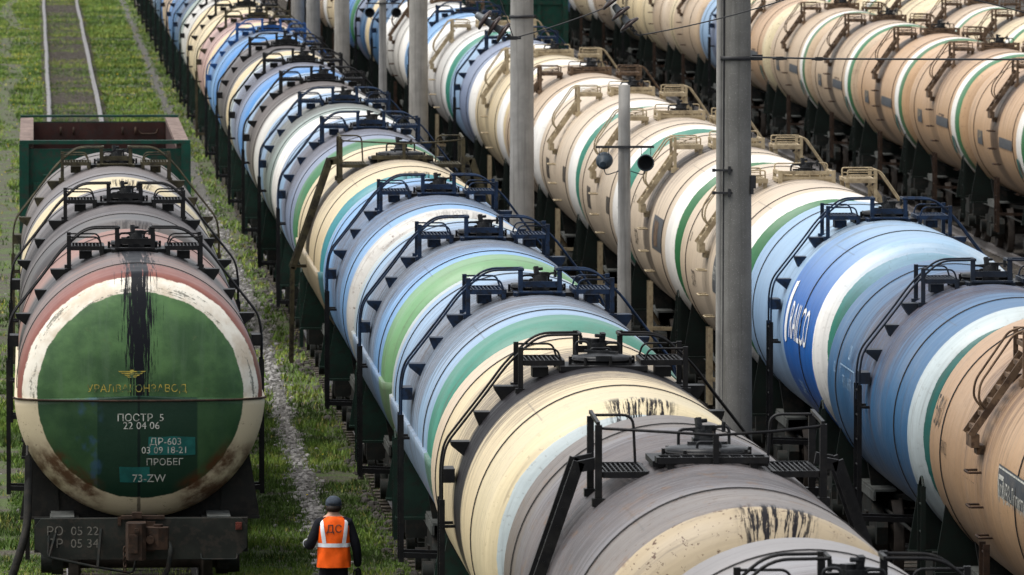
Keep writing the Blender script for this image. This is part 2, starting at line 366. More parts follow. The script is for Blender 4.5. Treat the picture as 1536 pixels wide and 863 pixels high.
# ------------------------------------------------------------------ tank car parts (origin: rail head level, middle of the car)
CR = ZAX+TR
def ring(phi, off=0.0):   # phi degrees from the top
    a = R(phi); return ((TR+off)*math.sin(a), ZAX+(TR+off)*math.cos(a))
def sz(x): return ZAX+math.sqrt(max(TR*TR-x*x, 0))
ME = {}
def proto(key, fn, *a):
    if key not in ME:
        b = MB(); fn(b, *a); ME[key] = b.mesh(key[0] if isinstance(key, tuple) else key)
    return ME[key]
def b_strap(b, y):
    b.lathe([(TR+.004, y-.016), (TR+.014, y-.016), (TR+.014, y+.016), (TR+.004, y+.016)], (0, 0, ZAX), 'y', 96)
def b_hatch(b, y, r):
    b.lathe([(r+.07, CR-.06), (r+.07, CR+.005), (r+.02, CR+.01), (r+.02, CR+.04), (r+.05, CR+.045), (r+.05, CR+.06), (r-.02, CR+.066)], (0, y, 0), 'z', 28)
    for k in range(8):
        a = 2*PI*k/8+.2; b.cyl((math.cos(a)*(r+.06), y+math.sin(a)*(r+.06), CR+.0), (math.cos(a)*(r+.06), y+math.sin(a)*(r+.06), CR+.085), .016, 8)
    b.box((0, y, CR-.02), (2*r+.34, 2*r+.2, .05))
def b_lid(b, y, r):
    b.lathe([(r+.03, CR+.062), (r+.03, CR+.085), (r-.06, CR+.10), (.06, CR+.112), (.001, CR+.112)], (0, y, 0), 'z', 28)
    b.tube(bend([(-.1, y-r*.7, CR+.09), (-.1, y-r*.7, CR+.15), (.1, y-r*.7, CR+.15), (.1, y-r*.7, CR+.09)], .03), .012, 6)
    b.box((0, y+r, CR+.08), (.16, .1, .05)); b.bar((-.16, y+.05, CR+.12), (.17, y-.08, CR+.13), .03, .025)
def b_valve(b, y):
    b.box((.02, y, CR+.06), (.2, .18, .14)); b.cyl((.02, y, CR+.12), (.02, y, CR+.2), .085, 14)
    b.box((.05, y-.02, CR+.215), (.11, .08, .05), Matrix.Rotation(.5, 3, 'Z')); b.bar((-.02, y, CR+.2), (-.03, y+.03, CR+.30), .05, .045); b.cyl((-.03, y+.03, CR+.27), (.05, y+.05, CR+.275), .018, 8)
    b.bar((-.14, y, CR+.2), (.19, y-.04, CR+.23), .025, .025); b.cyl((.19, y-.04, CR+.18), (.19, y-.04, CR+.27), .018, 8)
    b.tube(bend([(-.2, y+.02, CR+.02), (-.2, y+.02, CR+.2), (-.05, y+.02, CR+.2), (-.05, y+.02, CR+.08)], .05), .014, 6)
    b.tube(bend([(.12, y+.1, CR+.02), (.12, y+.1, CR+.22), (.25, y+.1, CR+.22), (.25, y+.1, CR+.02)], .05), .014, 6)
def b_frameP(b):
    for s in (-1, 1):
        b.box((s*.225, -.38, CR+.13), (.055, .05, .35)); b.box((s*.225, -.38, CR-.02), (.11, .12, .07))
        b.box((s*.27, -.1, CR-.015), (.05, .55, .06))
    b.box((0, -.38, CR+.115), (.395, .03, .07)); b.box((0, -.38, CR-.005), (.34, .03, .05))
    b.box((0, -.47, CR+.03), (.5, .12, .02))
def b_gratingplat(b, x0, x1, y0, y1, z):
    for y in (y0, y1): b.box(((x0+x1)/2, y, z), (abs(x1-x0), .03, .055))
    for x in (x0, x1): b.box((x, (y0+y1)/2, z), (.03, y1-y0-.032, .05))
    n = 9
    for k in range(1, n): b.box((x0+(x1-x0)*k/n, (y0+y1)/2, z+.006), (.012, y1-y0-.034, .03))
    for k in range(1, 5): b.box(((x0+x1)/2, y0+(y1-y0)*k/5, z+.001), (abs(x1-x0)-.034, .01, .018))
def b_platP(b, s):
    x0, x1, y0, y1, z = s*.40, s*.80, -.40, .42, CR+.03
    b_gratingplat(b, min(x0, x1), max(x0, x1), y0, y1, z)
    for y in (y0, y1):
        b.bar((s*.83, y, sz(.83)-.02), (s*.83, y, CR+.19), .05, .045, (0, 1, 0)); b.box((s*.83, y, sz(.83)+.005), (.11, .09, .05))
        b.bar((s*.42, y, sz(.42)-.01), (s*.42, y, CR+.01), .05, .04, (0, 1, 0))
    b.tube(bend([(s*.83, y0, CR+.17), (s*.46, y0, CR+.17), (s*.42, y0, CR+.04)], .09), .011, 6)
    b.tube(bend([(s*.83, y1, CR+.17), (s*.46, y1, CR+.17), (s*.42, y1, CR+.04)], .09), .011, 6)
    b.box((s*.62, .1, sz(.62)+.06), (.16, .3, .1))
def b_railP(b, s):
    for y in (-.40, -.02):
        pts = [(s*.2, y, CR+.285), (s*.62, y, CR+.28), (s*.93, y, CR-.0), (s*1.16, y, CR-.31), (s*1.56, y, CR-.82), (s*1.6, y, CR-1.05), (s*1.6, y, CR-1.42)]
        b.tube(bend(pts, .14), .0135, 7)
    b.bar((s*.2, -.02, CR+.285), (s*.2, -.40, CR+.285), .03, .03)
    for (z, xo) in ((CR-.24, 1.07), (CR-.50, 1.27), (CR-.80, 1.51)):
        b.prism([(s*(sz2(z)-.01), z), (s*xo, z), (s*(xo-.01), z-.045), (s*(sz2(z-.15)-.01), z-.15)], -.34, -.08)
    b.box((s*1.53, -.21, CR-1.14), (.12, .42, .14))
def b_ladder(b, s, y0=-.42, y1=.0, ztop=2.62, zbot=.92):
    for y in (y0, y1): b.bar((s*1.6, y, ztop), (s*1.6, y, zbot), .02, .055, (1, 0, 0))
    n = int((ztop-zbot)/.3)
    for k in range(n+1): b.cyl((s*1.6, y0, ztop-.08-k*.3), (s*1.6, y1, ztop-.08-k*.3), .012, 6)
    b.bar((s*1.6, y0, 2.35), (s*1.44, y0, 2.35), .04, .03); b.bar((s*1.6, y1, 2.35), (s*1.44, y1, 2.35), .04, .03)
    for y in (y0, y1): b.bar((s*1.58, y, 1.0), (s*.2, y, .95), .05, .06)
# long inclined ladder type
def b_frameB(b):
    b_gratingplat(b, -.47, .47, -.76, -.48, CR+.03)
    for s in (-1, 1): b.box((s*.36, -.62, CR-.03), (.06, .2, .1))
    b.bar((.02, -.80, CR+.0), (.02, -.80, CR+.26), .05, .04, (0, 1, 0))
    b.tube([(-.95, -.5, CR+.29), (-.4, -.68, CR+.27), (.02, -.80, CR+.25), (.5, -.7, CR+.27), (.95, -.5, CR+.3)], .013, 7)
def b_platB(b, s):
    x0, x1 = sorted((s*.55, s*.93)); b_gratingplat(b, x0, x1, -.52, .52, CR-.11)
    for y in (-.52, .52):
        b.bar((s*.97, y, sz(.97)-.02), (s*.97, y, CR+.32), .06, .055, (0, 1, 0)); b.box((s*.97, y, sz(.97)+.015), (.11, .11, .07))
    b.tube(bend([(s*.97, .5, CR+.33), (s*.6, .5, CR+.33), (s*.58, .5, CR-.1)], .1), .013, 7)
    b.bar((s*.97, -.5, CR+.33), (s*.97, .5, CR+.36), .03, .03)
    b.bar((s*.55, -.4, sz(.55)-.02), (s*.55, -.4, CR-.085), .05, .05, (0, 1, 0)); b.bar((s*.55, .4, sz(.55)-.02), (s*.55, .4, CR-.085), .05, .05, (0, 1, 0))
def b_ladderB(b, s):
    for y in (-.24, .24):
        b.bar((s*.97, y, CR-.03), (s*1.12, y, CR-.06), .05, .1); b.bar((s*1.12, y, CR-.02), (s*1.72, y, CR-1.75), .05, .1, (s*1, 0, .4))
        b.bar((s*1.72, y, CR-1.72), (s*1.74, y, .75), .05, .06, (1, 0, 0))
    for k in range(11):
        t = (k+.6)/11; b.cyl((s*(1.12+.6*t), -.27, CR-.02-1.73*t), (s*(1.12+.6*t), .27, CR-.02-1.73*t), .02, 8)
    for k in range(5): b.cyl((s*1.73, -.24, 2.0-k*.3), (s*1.73, .24, 2.0-k*.3), .012, 6)
    b.bar((s*1.72, 0, CR-1.72), (s*1.42, 0, CR-1.72), .05, .05)
# tan type with box platforms
def b_frameT(b):
    b.box((0, -.5, CR+.10), (.8, .035, .05)); b.box((0, -.5, CR+.02), (.8, .035, .04))
    for s in (-1, 1):
        b.box((s*.4, -.5, CR+.03), (.06, .07, .2)); b.bar((s*.4, -.465, CR+.09), (s*.4, .42, CR+.09), .035, .05); b.box((s*.4, .44, CR+.03), (.05, .05, .16))
        b.box((s*.2, -.5, CR+.06), (.03, .03, .04))
    b.tube(bend([(-.4, .45, CR+.1), (-.4, .45, CR+.2), (.4, .45, CR+.2), (.4, .45, CR+.1)], .06), .011, 6)
def b_platT(b, s):
    x0, x1 = sorted((s*.60, s*1.02)); b_gratingplat(b, x0, x1, -.42, .42, CR-.02)
    b.box(((x0+x1)/2, -.46, CR-.025), (x1-x0+.04, .03, .07)); b.box(((x0+x1)/2, .46, CR-.025), (x1-x0+.04, .03, .07))
    for y in (-.42, .42):
        b.bar((s*1.04, y, sz(1.04)-.03), (s*1.04, y, CR+.14), .05, .05, (0, 1, 0)); b.box((s*1.04, y, sz(1.04)+.02), (.12, .11, .08))
        b.bar((s*.62, y, sz(.62)-.02), (s*.62, y, CR-.04), .06, .05, (0, 1, 0))
        b.tube(bend([(s*1.04, y, CR+.13), (s*.62, y, CR+.13), (s*.62, y, CR-.0)], .03), .012, 6)
        b.tube(bend([(s*1.04, y, CR+.06), (s*.62, y, CR+.06)], .03), .009, 6)
def b_railT(b, s):
    for y in (-.26, .22):
        b.bar((s*1.0, y, CR-.12), (s*1.60, y, CR-.98), .035, .075, (s*.8, 0, .6))
        b.tube(bend([(s*1.02, y, CR+.14), (s*1.14, y, CR+.1), (s*1.5, y, CR-.42), (s*1.52, y, CR-.6), (s*1.42, y, CR-.72)], .08), .014, 6)
    for k in range(6):
        t = (k+.7)/6.3; b.box((s*(1.0+.6*t), -.02, CR-.12-.86*t), (.05, .46, .05))
    b.box((s*1.55, -.02, CR-1.04), (.09, .5, .14)); b.box((s*1.48, -.02, CR-1.14), (.08, .3, .1))
def b_rung(b, s, z):
        b.tube(bend([(s*(sz2(z)-.01), -.2, z), (s*(sz2(z)+.14), -.2, z), (s*(sz2(z)+.14), .18, z), (s*(sz2(z)-.01), .18, z)], .03), .014, 6)
def b_ladderT(b, s):
    for y in (-.2, .18): b.bar((s*1.42, y, 1.75), (s*1.42, y, .6), .03, .07, (1, 0, 0))
    for k in range(4): b.cyl((s*1.42, -.2, 1.65-k*.3), (s*1.42, .18, 1.65-k*.3), .014, 6)
    b.bar((s*1.4, -.2, .98), (s*.2, -.2, .95), .05, .06); b.bar((s*1.42, .18, 1.3), (s*1.2, 1.0, .98), .05, .05)
def sz2(z): return math.sqrt(max(TR*TR-(z-ZAX)**2, 0))
def b_under(b):
    b.box2((-.2, -5.55, .74), (.2, 5.55, 1.06))
    for s in (-1, 1):
        b.box2((-1.28, s*5.56, .66), (1.28, s*5.68, 1.07))
        b.box2((-1.0, s*3.7, .78), (1.0, s*4.1, 1.0))
        for q in (-1, 1):
            b.box2((q*.74, s*3.0, .94), (q*.80, s*5.54, 1.04))
            b.bar((q*.78, s*3.0, .99), (q*.2, s*2.0, .95), .08, .07)
            xx, zz = ring(130, .0); b.prism([(q*.75, 1.05), (q*1.05, 1.05), (q*xx, zz), (q*.8, ZAX-sz2(.0)*0-math.sqrt(TR*TR-.64))], s*3.55-.05, s*3.55+.05)
    b.cyl((.55, -.4, .82), (.55, .9, .82), .2, 14); b.cyl((-.5, .2, .85), (-.5, .8, .85), .16, 14)
    b.tube([(-.9, -5.4, .8), (-.9, 5.4, .8)], .022, 6); b.tube([(.35, -5.4, .72), (.35, 5.4, .72)], .02, 6)
def b_sill(b, s, q):
            b.box2((q*.80, s*2.9, 1.045), (q*1.08, s*5.5, 1.075)); b.box2((q*1.06, s*2.9, .93), (q*1.09, s*5.5, 1.043))
def b_saddle(b):
    poly = [(-1.45, 1.0), (1.45, 1.0), (1.43, 1.14), (1.31, 1.88)]
    for k in range(13):
        x = 1.28-2.56*k/12; poly.append((x, ZAX-math.sqrt(TR*TR-x*x)+.03))
    poly += [(-1.31, 1.88), (-1.43, 1.14)]
    b.prism(poly, -.02, .02)
    b.box((0, 0, .99), (2.9, .22, .03))
    for s in (-1, 1): b.bar((s*1.0, -.03, 1.05), (s*1.02, -.03, 1.45), .05, .04, (0, 1, 0))
def b_endladder(b):
    for y in (0, .38): b.bar((0, y, .55), (0, y, 1.8), .03, .055, (1, 0, 0))
    for k in range(4): b.cyl((0, 0, .62+.32*k), (0, .38, .62+.32*k), .013, 6)
    b.tube(bend([(0, 0, 1.8), (0, .19, 1.93), (0, .38, 1.8)], .1), .016, 6)
def b_coupler(b):
    b.box((0, -.1, .86), (.34, .16, .36)); b.box((-.03, -.3, .86), (.16, .4, .2))
    def pr(vs, z0, z1):
        n = len(vs); b.add([(x, y, z0) for x, y in vs]+[(x, y, z1) for x, y in vs], [tuple(range(n)), tuple(reversed(range(n, 2*n)))]+[(k, n+k, n+(k+1) % n, (k+1) % n) for k in range(n)])
    pr([(-.15, -.38), (.05, -.36), (.05, -.66), (.0, -.72), (-.16, -.7), (-.19, -.55)], .62, 1.06)
    pr([(.052, -.38), (.24, -.34), (.33, -.46), (.31, -.6), (.2, -.64), (.052, -.58)], .74, 1.0)
    b.box((-.1, -.735, .82), (.1, .03, .22)); b.cyl((.1, -.66, .86), (.1, -.60, .86), .05, 10); b.cyl((-.06, -.75, .98), (-.06, -.70, .98), .03, 8)
    b.bar((-.24, -.1, 1.085), (.28, -.1, 1.085), .12, .04); b.box((-.05, -.2, 1.12), (.12, .14, .07)); b.box((-.26, -.12, 1.04), (.04, .05, .1))
    b.cyl((.2, -.46, 1.0), (.2, -.46, 1.03), .06, 10)
    for k in range(5): b.tube([(-.2+.015*math.cos(w), -.55+.018*math.sin(w)*(k % 2), .74-.06*k+.035*math.sin(w)) for w in [2*PI*i/8 for i in range(8)]], .009, 5, True)
def b_lever(b):
    b.tube(bend([(-1.1, -.1, .9), (-1.12, -.2, .62), (-.55, -.22, .5), (-.1, -.2, .42), (-.06, -.25, .6)], .06), .016, 6)
    b.bar((-.48, -.12, .95), (-.52, -.225, .5), .03, .03); b.bar((-1.0, -.1, .95), (-1.1, -.2, .62), .03, .03)
def b_hose(b):
    b.tube(bend([(.32, -.05, .8), (.36, -.25, .7), (.3, -.35, .4), (.1, -.4, .3)], .12), .03, 8); b.cyl((.12, -.4, .31), (.04, -.41, .28), .045, 10)
def b_step(b):
    b.tube(bend([(.72, -.1, .66), (.72, -.16, .58), (1.15, -.16, .58), (1.15, -.1, .66)], .03), .012, 6)
def b_bogie(b):
    for s in (-1, 1):
        poly = [(-1.25, .62), (-1.18, .72), (-.75, .74), (-.45, .92), (.45, .92), (.75, .74), (1.18, .72), (1.25, .62), (1.2, .4), (.95, .42), (.55, .28), (-.55, .28), (-.95, .42), (-1.2, .4)]
        b.prism(poly, s*1.0-.07, s*1.0+.07, 'x')
        for y in (-.925, .925): b.cyl((s*1.05, y, .475), (s*1.2, y, .475), .14, 12)
        for k in (-1, 0, 1): b.cyl((s*1.09, k*.17, .32), (s*1.09, k*.17, .62), .07, 8)
    b.box((0, 0, .62), (2.2, .36, .22))
def b_wheelset(b):
    b.cyl((-1.05, 0, 0), (1.05, 0, 0), .085, 12)
    for s in (-1, 1):
        b.lathe([(.001, s*.72), (.15, s*.72), (.16, s*.76), (.38, s*.765), (.40, s*.735), (.505, s*.735), (.505, s*.765), (.475, s*.78), (.465, s*.865), (.40, s*.865), (.38, s*.83), (.16, s*.84), (.15, s*.87), (.001, s*.87)], (0, 0, 0), 'x', 28)

# ------------------------------------------------------------------ lettering
_tc = {}
def text_flat(body, size, seg=.09):
    """flat text, centred, as (verts, tris)"""
    cu = bpy.data.curves.new('lettering', 'FONT'); cu.body = body; cu.size = size; cu.align_x = 'CENTER'; cu.align_y = 'CENTER'; cu.resolution_u = 3
    ob = bpy.data.objects.new('lettering_tmp', cu); COL.objects.link(ob)
    dg = bpy.context.evaluated_depsgraph_get(); me = bpy.data.meshes.new_from_object(ob.evaluated_get(dg))
    bpy.data.objects.remove(ob); bpy.data.curves.remove(cu)
    return refine(me, seg)
def refine(me, seg):
    import bmesh
    bm = bmesh.new(); bm.from_mesh(me); bmesh.ops.triangulate(bm, faces=bm.faces[:])
    for _ in range(5):
        es = [e for e in bm.edges if e.calc_length() > seg]
        if not es: break
        bmesh.ops.subdivide_edges(bm, edges=es, cuts=1); bmesh.ops.triangulate(bm, faces=bm.faces[:])
    bm.to_mesh(me); bm.free(); return me
def rect_flat(w, h, seg=.09, jag=0.0):
    me = bpy.data.meshes.new('panel'); nx = max(2, int(w/.12)); vs = []
    for j in range(2):
        for i in range(nx+1): vs.append((-w/2+w*i/nx+random.uniform(-jag, jag), (j-.5)*h+random.uniform(-jag, jag), 0))
    me.from_pydata(vs, [], [(i, i+1, nx+1+i+1, nx+1+i) for i in range(nx)]); return refine(me, seg)
def frame_flat(w, h, t):
    me = bpy.data.meshes.new('frame'); o = [(-w/2, -h/2), (w/2, -h/2), (w/2, h/2), (-w/2, h/2)]; i = [(-w/2+t, -h/2+t), (w/2-t, -h/2+t), (w/2-t, h/2-t), (-w/2+t, h/2-t)]
    me.from_pydata([(x, y, 0) for x, y in o+i], [], [(k, (k+1) % 4, 4+(k+1) % 4, 4+k) for k in range(4)]); return refine(me, .1)
def map_side(me, yc, v0, side=-1, off=.004):
    for vt in me.vertices:
        tx, ty = vt.co.x, vt.co.y; a = (v0-ty)/TR; r = TR+off
        vt.co = (side*r*math.sin(a), yc+(tx if side > 0 else -tx), ZAX+r*math.cos(a))
    me.flip_normals() if False else None
    me.update(); return me
def map_head(me, xc, zc, off=.006, rad=TR):
    hp = head_pts(rad, 60); rr = [p[0] for p in hp]; yy = [p[1] for p in hp]
    for vt in me.vertices:
        x, z = xc+vt.co.x, zc+vt.co.y; r = math.hypot(x, z)
        vt.co = (x, float(np.interp(r, rr, yy))-off, ZAX+z)
    me.update(); return me
def put(name, me, parent, mat):
    me.materials.clear(); me.materials.append(mat); o = link(name, me, parent); return o

# ------------------------------------------------------------------ a whole tank car
TANK = tank_mesh('tank'); JACKET = tank_mesh('heating_jacket', TR+.035, R(92), R(268), 48, True)
FIT = dict(P=(b_frameP, b_platP, b_railP, b_ladder), B=(b_frameB, b_platB, b_ladderB, None), T=(b_frameT, b_platT, b_railT, b_ladderT))
RAILZ = .2
def tank_car(label, group, X, Yc, mat, fit='P', metal='black', under='greenplate', flip=False, jacket=False, dz=0., jmat=None, cut=False, name='tank_car', ladder=None, rough=False):
    t = empty(name, (X, Yc, RAILZ), label, 'tank car', group)
    tk = link('tank', TANK, t, mat, (0, 0, ZAX+dz))
    if jacket: link('heating_jacket', JACKET, t, jmat or mat, (0, 0, ZAX+dz))
    rz = PI if flip else 0.0; zz = (0, 0, dz); mm = M[metal]; lm = M[ladder or {'blue': 'black', 'navy': 'black', 'brightblue': 'black', 'browntan': 'rust'}.get(metal, metal)]
    for y in (-3.3, 3.75): link('strap', proto(('strap', y), b_strap, y), t, M['seam'], zz)
    hy = .22; hr = .27 if fit != 'B' else .33
    if fit == 'T': hy = 0.0
    if fit == 'B': hy = -.05
    h = link('hatch', proto(('hatch', fit), b_hatch, hy, hr), t, M['black'] if fit != 'T' else mm, zz, rz)
    link('lid', proto(('lid', fit), b_lid, hy, hr), h, M['valve'] if fit != 'T' else M['black'])
    link('valve', proto(('valve', fit), b_valve, -.08 if fit != 'B' else .5), h, M['valve'])
    fr, pl, rl, ld = FIT[fit]
    link('walkway_frame' if fit == 'B' else 'handrail_frame', proto(('handrail_frame', fit), fr), t, mm, zz, rz)
    for s in (-1, 1):
        link('platform', proto(('platform', fit, s), pl, s), t, mm, zz, rz)
        link('roof_ladder', proto(('roof_ladder', fit, s), rl, s), t, mm, zz, rz)
        if fit == 'T':
            for z in (2.62, 2.25, 1.92): link('grab_rung', proto(('grab_rung', s, z), b_rung, s, z), t, lm, zz, rz)
        if ld: link('side_ladder', proto(('side_ladder', fit, s), ld, s), t, lm, None, rz)
    uf = link('underframe', proto('underframe', b_under), t, M['chassis'])
    for s in (-1, 1):
        for q in (-1, 1): link('side_sill', proto(('side_sill', s, q), b_sill, s, q), uf, M['palesill'])
    for s in (-1, 1):
        link('saddle_plate', proto('saddle_plate', b_saddle), t, M[under], (0, s*4.62, 0), PI if s > 0 else 0)
        cp = link('coupler', proto('coupler', b_coupler), t, M['rust'], (0, s*5.62, 0), PI if s > 0 else 0)
        link('uncoupling_lever', proto('uncoupling_lever', b_lever), cp, M['chassis']); link('brake_hose', proto('brake_hose', b_hose), cp, M['chassis']); link('step_loop', proto('step_loop', b_step), cp, M['chassis'])
        bo = link('bogie', proto('bogie', b_bogie), t, M['chassis'], (0, s*3.9, 0))
        for q in (-1, 1): link('wheelset', proto('wheelset', b_wheelset), bo, M['wheel'], (0, q*.925, .475))
        link('end_ladder', proto('end_ladder', b_endladder), t, M[under], (-1.36 if s < 0 else 1.36, s*5.2-(.19 if s > 0 else .19), 0))
    return t

def ywz(z, X, h=4.2):
    """distance along the track of a point seen at camera depth z"""
    th = math.atan(734.5/12400); ps = math.atan(718/12400*math.cos(th))
    return (z - X*math.sin(ps)*math.cos(th) + (h-9.9)*math.sin(th))/(math.cos(ps)*math.cos(th))
ORD = 'nearest second third fourth fifth sixth seventh eighth ninth tenth eleventh twelfth thirteenth fourteenth fifteenth sixteenth seventeenth eighteenth nineteenth twentieth twenty-first twenty-second twenty-third twenty-fourth twenty-fifth twenty-sixth twenty-seventh twenty-eighth'.split()
DG = (.055, .048, .047, 1); DB = (.085, .07, .065, 1)
#  (stops, fitting, metal, description, options)
N_ = lambda r: ('N', r)
F_ = lambda r: ('F', r)
ROW2 = [
 ([(0, 'warmgrey'), (N_(1.2), 'grey'), (-3.3, 'grey'), (1.2, 'grey'), (3.3, 'warmgrey')], 'P', 'black', 'lilac grey tank car cut by the bottom edge', dict(dirt=.6, dust=.4, d=dict(flip=True, dx=.05, dy=-.75))),
 ([(0, 'dirtycream'), (N_(1.468), 'warmgrey'), (-3.2, 'grey'), (0, 'grey'), (3.3, 'warmgrey'), (F_(1.46), 'pink'), (F_(1.25), 'palegrey')], 'B', 'black', 'grey tank car with tall ladders and rusty cream end', dict(dirt=1.0, drip=1., rust=1., oil=.4, dust=.1, dcol=(.06, .055, .056, 1))),
 ([(0, 'palegrey'), (N_(1.33), 'yellowcream'), (-3.3, 'cream'), (0.6, 'cream'), (3.8, 'peach')], 'P', 'black', 'cream tank car with a black oil ring and drips', dict(dirt=.62, oil=1., oilpos=-.5, drip=1., dust=.05, rust=.15, d=dict(flip=True, dx=-.1))),
 ([(0, 'offwhite'), (N_(.8), 'teal'), (-4.15, 'lblue'), (1.6, 'lblue'), (4.4, 'palegrey')], 'P', 'blue', 'light blue tank car with a teal end band', dict(dirt=.8, oil=.35, dust=.12, d=dict(jacket=True))),
 ([(0, 'lblue'), (N_(1.2), 'lgreen'), (-4.0, 'sky'), (-1.5, 'lblue'), (4.2, 'palegrey')], 'P', 'blue', 'light blue tank car with a pale green band', dict(dirt=.8, oil=.25, dust=.1, d=dict(jacket=True))),
 ([(0, 'sky'), (N_(1.0), 'offwhite'), (-4.45, 'sky'), (1.5, 'sky'), (4.5, 'lblue')], 'P', 'blue', 'sky blue tank car with a broad white band', dict(dirt=.95, dust=.1, rust=.4, drip=.35)),
 ([(0, 'sky'), (N_(1.0), 'tealblue'), (N_(1.45), 'cream'), (4.6, 'cream')], 'B', 'olive', 'cream tank car with sea green band, rusty ladder posts', dict(dirt=.5, oil=.9, drip=.8, dust=.1, d=dict(jacket=True))),
 ([(0, 'cream'), (N_(1.1), 'green'), (-4.6, 'lilac'), (2.0, 'lblue'), (4.5, 'lilac')], 'P', 'blue', 'grey blue tank car with a green band', dict(dirt=.75, oil=.3, dust=.12)),
 ([(0, 'green'), (N_(1.22), 'white'), (-4.1, 'greygreen'), (1.5, 'lblue')], 'P', 'blue', 'grey blue tank car with white and green bands', dict(dirt=.7, dust=.1)),
 ([(0, 'lblue'), (N_(1.3), 'offwhite'), (-3.9, 'warmgrey'), (2.0, 'lblue')], 'P', 'black', 'dirty white tank car with grey middle', dict(dirt=.9, dust=.1)),
 ([(0, 'teal'), (N_(1.25), 'blue'), (-3.4, 'lilac'), (3.0, 'palegrey')], 'P', 'black', 'grey tank car with a bright blue end', dict(dirt=.7, dust=.1)),
 ([(0, 'warmgrey'), (N_(1.2), 'cream'), (-4.3, 'dgrey'), (3.5, 'warmgrey')], 'P', 'black', 'dark grey tank car with a cream band', dict(dirt=.8, dust=.1)),
 ([(0, 'lblue'), (N_(1.2), 'blue'), (-3.4, 'sky'), (0, 'blue')], 'P', 'brightblue', 'bright blue tank car with blue fittings', dict(dirt=.65, dust=.0)),
 ([(0, 'cream'), (N_(1.2), 'cream'), (-4.6, 'pink'), (3, 'pink')], 'P', 'olive', 'pinkish tank car with a cream end', dict(dirt=.5, dust=.1)),
 ([(0, 'grey'), (N_(1.1), 'yellowcream'), (-3.5, 'cream')], 'P', 'black', 'pale yellow tank car', dict(dirt=.45, dust=.0)),
 ([(0, 'white'), (N_(1.2), 'cream'), (-3.5, 'offwhite')], 'P', 'black', 'creamy white tank car', dict(dirt=.4, dust=.0)),
 ([(0, 'green'), (N_(1.2), 'greygreen'), (-3.5, 'steel')], 'P', 'blue', 'grey green tank car', dict(dirt=.7, dust=.1)),
 ([(0, 'white'), (N_(1.2), 'steel'), (-3.5, 'blue')], 'P', 'blue', 'steel blue tank car', dict(dirt=.7, dust=.1)),
 ([(0, 'cream'), (N_(1.2), 'tan'), (-3.5, 'tan')], 'P', 'black', 'tan tank car', dict(dirt=.7, dust=.1)),
 ([(0, 'white'), (N_(1.2), 'blue'), (-3.5, 'steel')], 'P', 'blue', 'faded blue tank car', dict(dirt=.7, dust=.1)),
 ([(0, 'white'), (N_(1.2), 'lblue'), (-3.5, 'lblue')], 'P', 'blue', 'pale blue tank car', dict(dirt=.7, dust=.1)),
 ([(0, 'white'), (N_(1.2), 'grey'), (-3.5, 'grey')], 'P', 'black', 'plain grey tank car', dict(dirt=.7, dust=.1)),
 ([(0, 'white'), (N_(1.2), 'cream'), (-3.5, 'tan')], 'P', 'black', 'cream and tan tank car', dict(dirt=.7, dust=.1)),
 ([(0, 'white'), (N_(1.2), 'steel'), (-3.5, 'steel')], 'P', 'blue', 'steel blue tank car', dict(dirt=.7, dust=.1)),
 ([(0, 'white'), (N_(1.2), 'blue'), (-3.5, 'blue')], 'P', 'blue', 'blue tank car', dict(dirt=.7, dust=.1)),
 ([(0, 'white'), (N_(1.2), 'warmgrey'), (-3.5, 'grey')], 'P', 'black', 'warm grey tank car', dict(dirt=.7, dust=.1)),
]
tanW = lambda band, body, n=1.2: [(0, band), (N_(1.40+(n-1.2)*.5), 'white'), (-4.05, body), (3.5, body)]
